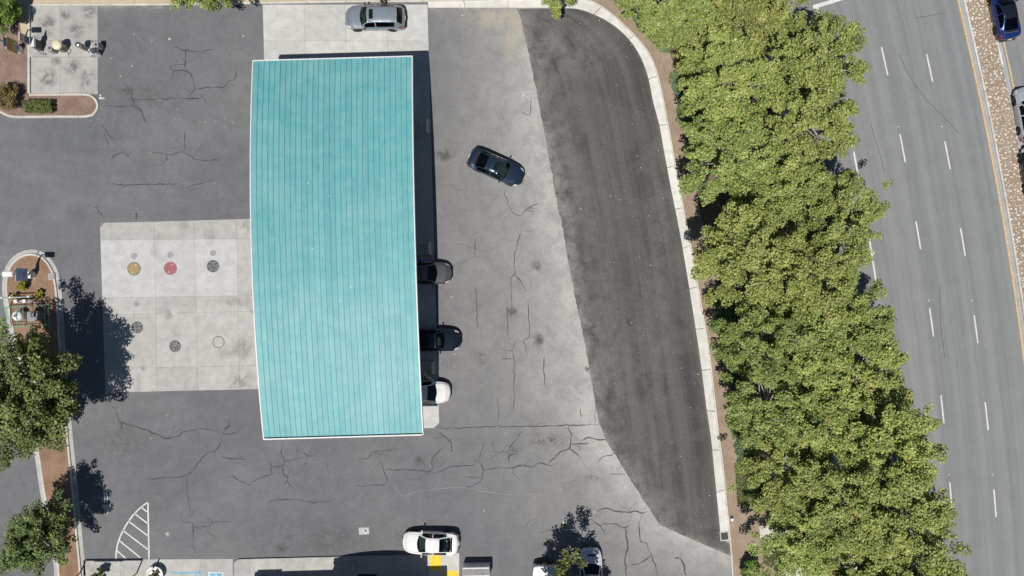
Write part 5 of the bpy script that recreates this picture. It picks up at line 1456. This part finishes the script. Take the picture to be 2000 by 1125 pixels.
d_ = MB().box((2.2, -1.0, 1.1), (1.9, .06, 2.2)).build('door', M['dark'], sb); MB().box((2.2, -.965, 1.15), (1.6, .02, 1.9)).build('pane', M['glass'], d_)
c = P(718, 1124); MB().box((c.x, c.y - .2, .155), (1.55, .75, .012)).build('door_mat', M['dark'], kind=None, label='black door mat in the shadow at the bottom edge', cat='door mat')
c = P(530, 1130); o = thing('notice_board', (c.x, c.y, .148), R(1.6), 'low pale display rack in the shop shadow at the bottom edge', 'rack')
MB().box((0, 0, .45), (2.2, .5, .9), bev=.03).build('case', simple('pale_blue_case', (.45, .48, .58), .5), o); MB().box((-.5, 0, .905), (.03, .45, .02)).build('divider', M['dark'], o)

# ------------------------------------------------------------------ person by the grey car
c = P(820, 507, 1.2)
pe = thing('person', (c.x, c.y, .014), R(-70), 'person in a blue shirt standing beside the grey car at the pumps', 'person')
J = dict(pel=(0, 0, .93), wai=(0, 0, 1.10), che=(.02, 0, 1.32), nec=(.02, 0, 1.48), hea=(.05, 0, 1.60), top=(.05, 0, 1.72))
V_, E_, Rr = [], [], []
def jn(p, r, par=None):
    V_.append(p); Rr.append(r)
    if par is not None: E_.append((par, len(V_) - 1))
    return len(V_) - 1
a = jn(J['pel'], (.15, .12)); b = jn(J['wai'], (.14, .11), a); d = jn(J['che'], (.17, .12), b); e = jn(J['nec'], (.06, .06), d); f = jn(J['hea'], (.085, .10), e); jn(J['top'], (.07, .085), f)
for s in (1, -1):
    k = jn((0, s * .10, .86), (.09, .09), a); k = jn((.02, s * .11, .48), (.06, .065), k); k = jn((-.01, s * .11, .09), (.042, .045), k); jn((.13, s * .12, .04), (.04, .03), k)
    k = jn((.02, s * .19, 1.40), (.065, .065), d); k = jn((.05, s * .25, 1.12), (.045, .045), k); k = jn((.24, s * .22, 1.0), (.035, .035), k); h2 = jn((.31, s * .20, .99), (.03, .022), k)
    for q in range(4): 
        g1 = jn((.37, s * (.20 + (q - 1.5) * .02), .985), (.009, .009), h2); jn((.40 + .008 * (q % 2), s * (.20 + (q - 1.5) * .02), .965), (.008, .008), g1)
    g1 = jn((.33, s * .165, .99), (.01, .01), h2); jn((.355, s * .15, .98), (.009, .009), g1)
me = bpy.data.meshes.new('body'); me.from_pydata(V_, E_, [])
t = NT('clothed_figure')
gp_ = t.n('ShaderNodeTexCoord'); sx = t.n('ShaderNodeSeparateXYZ'); t.l(gp_.outputs['Object'], sx.inputs[0])
crp = t.n('ShaderNodeValToRGB'); crp.color_ramp.interpolation = 'CONSTANT'
mr = t.n('ShaderNodeMapRange'); mr.inputs['From Max'].default_value = 2.0; t.l(sx.outputs['Z'], mr.inputs['Value']); t.l(mr.outputs[0], crp.inputs[0])
el = crp.color_ramp.elements; el[0].position = 0; el[0].color = (.02, .02, .02, 1); el[1].position = .04; el[1].color = (.03, .035, .06, 1)
for p_, c_ in ((.485, (.16, .30, .70)), (.745, (.45, .27, .18)), ): x = el.new(p_); x.color = (*c_, 1)
me.materials.append(t.out(crp.outputs[0], .8))
bo = obj('body', me, pe)
smod = bo.modifiers.new('skin', 'SKIN'); smod.use_smooth_shade = True
for i, r in enumerate(Rr): me.skin_vertices[0].data[i].radius = r
me.skin_vertices[0].data[0].use_root = True
sub = bo.modifiers.new('sub', 'SUBSURF'); sub.levels = 1; sub.render_levels = 2
hm = MB().lathe((.035, 0, 1.64), [(.098, -.04), (.105, .02), (.09, .08), (.05, .115), (.01, .12)], 14).build('hair', simple('dark_hair', (.03, .02, .015), .7), pe, smooth=True)
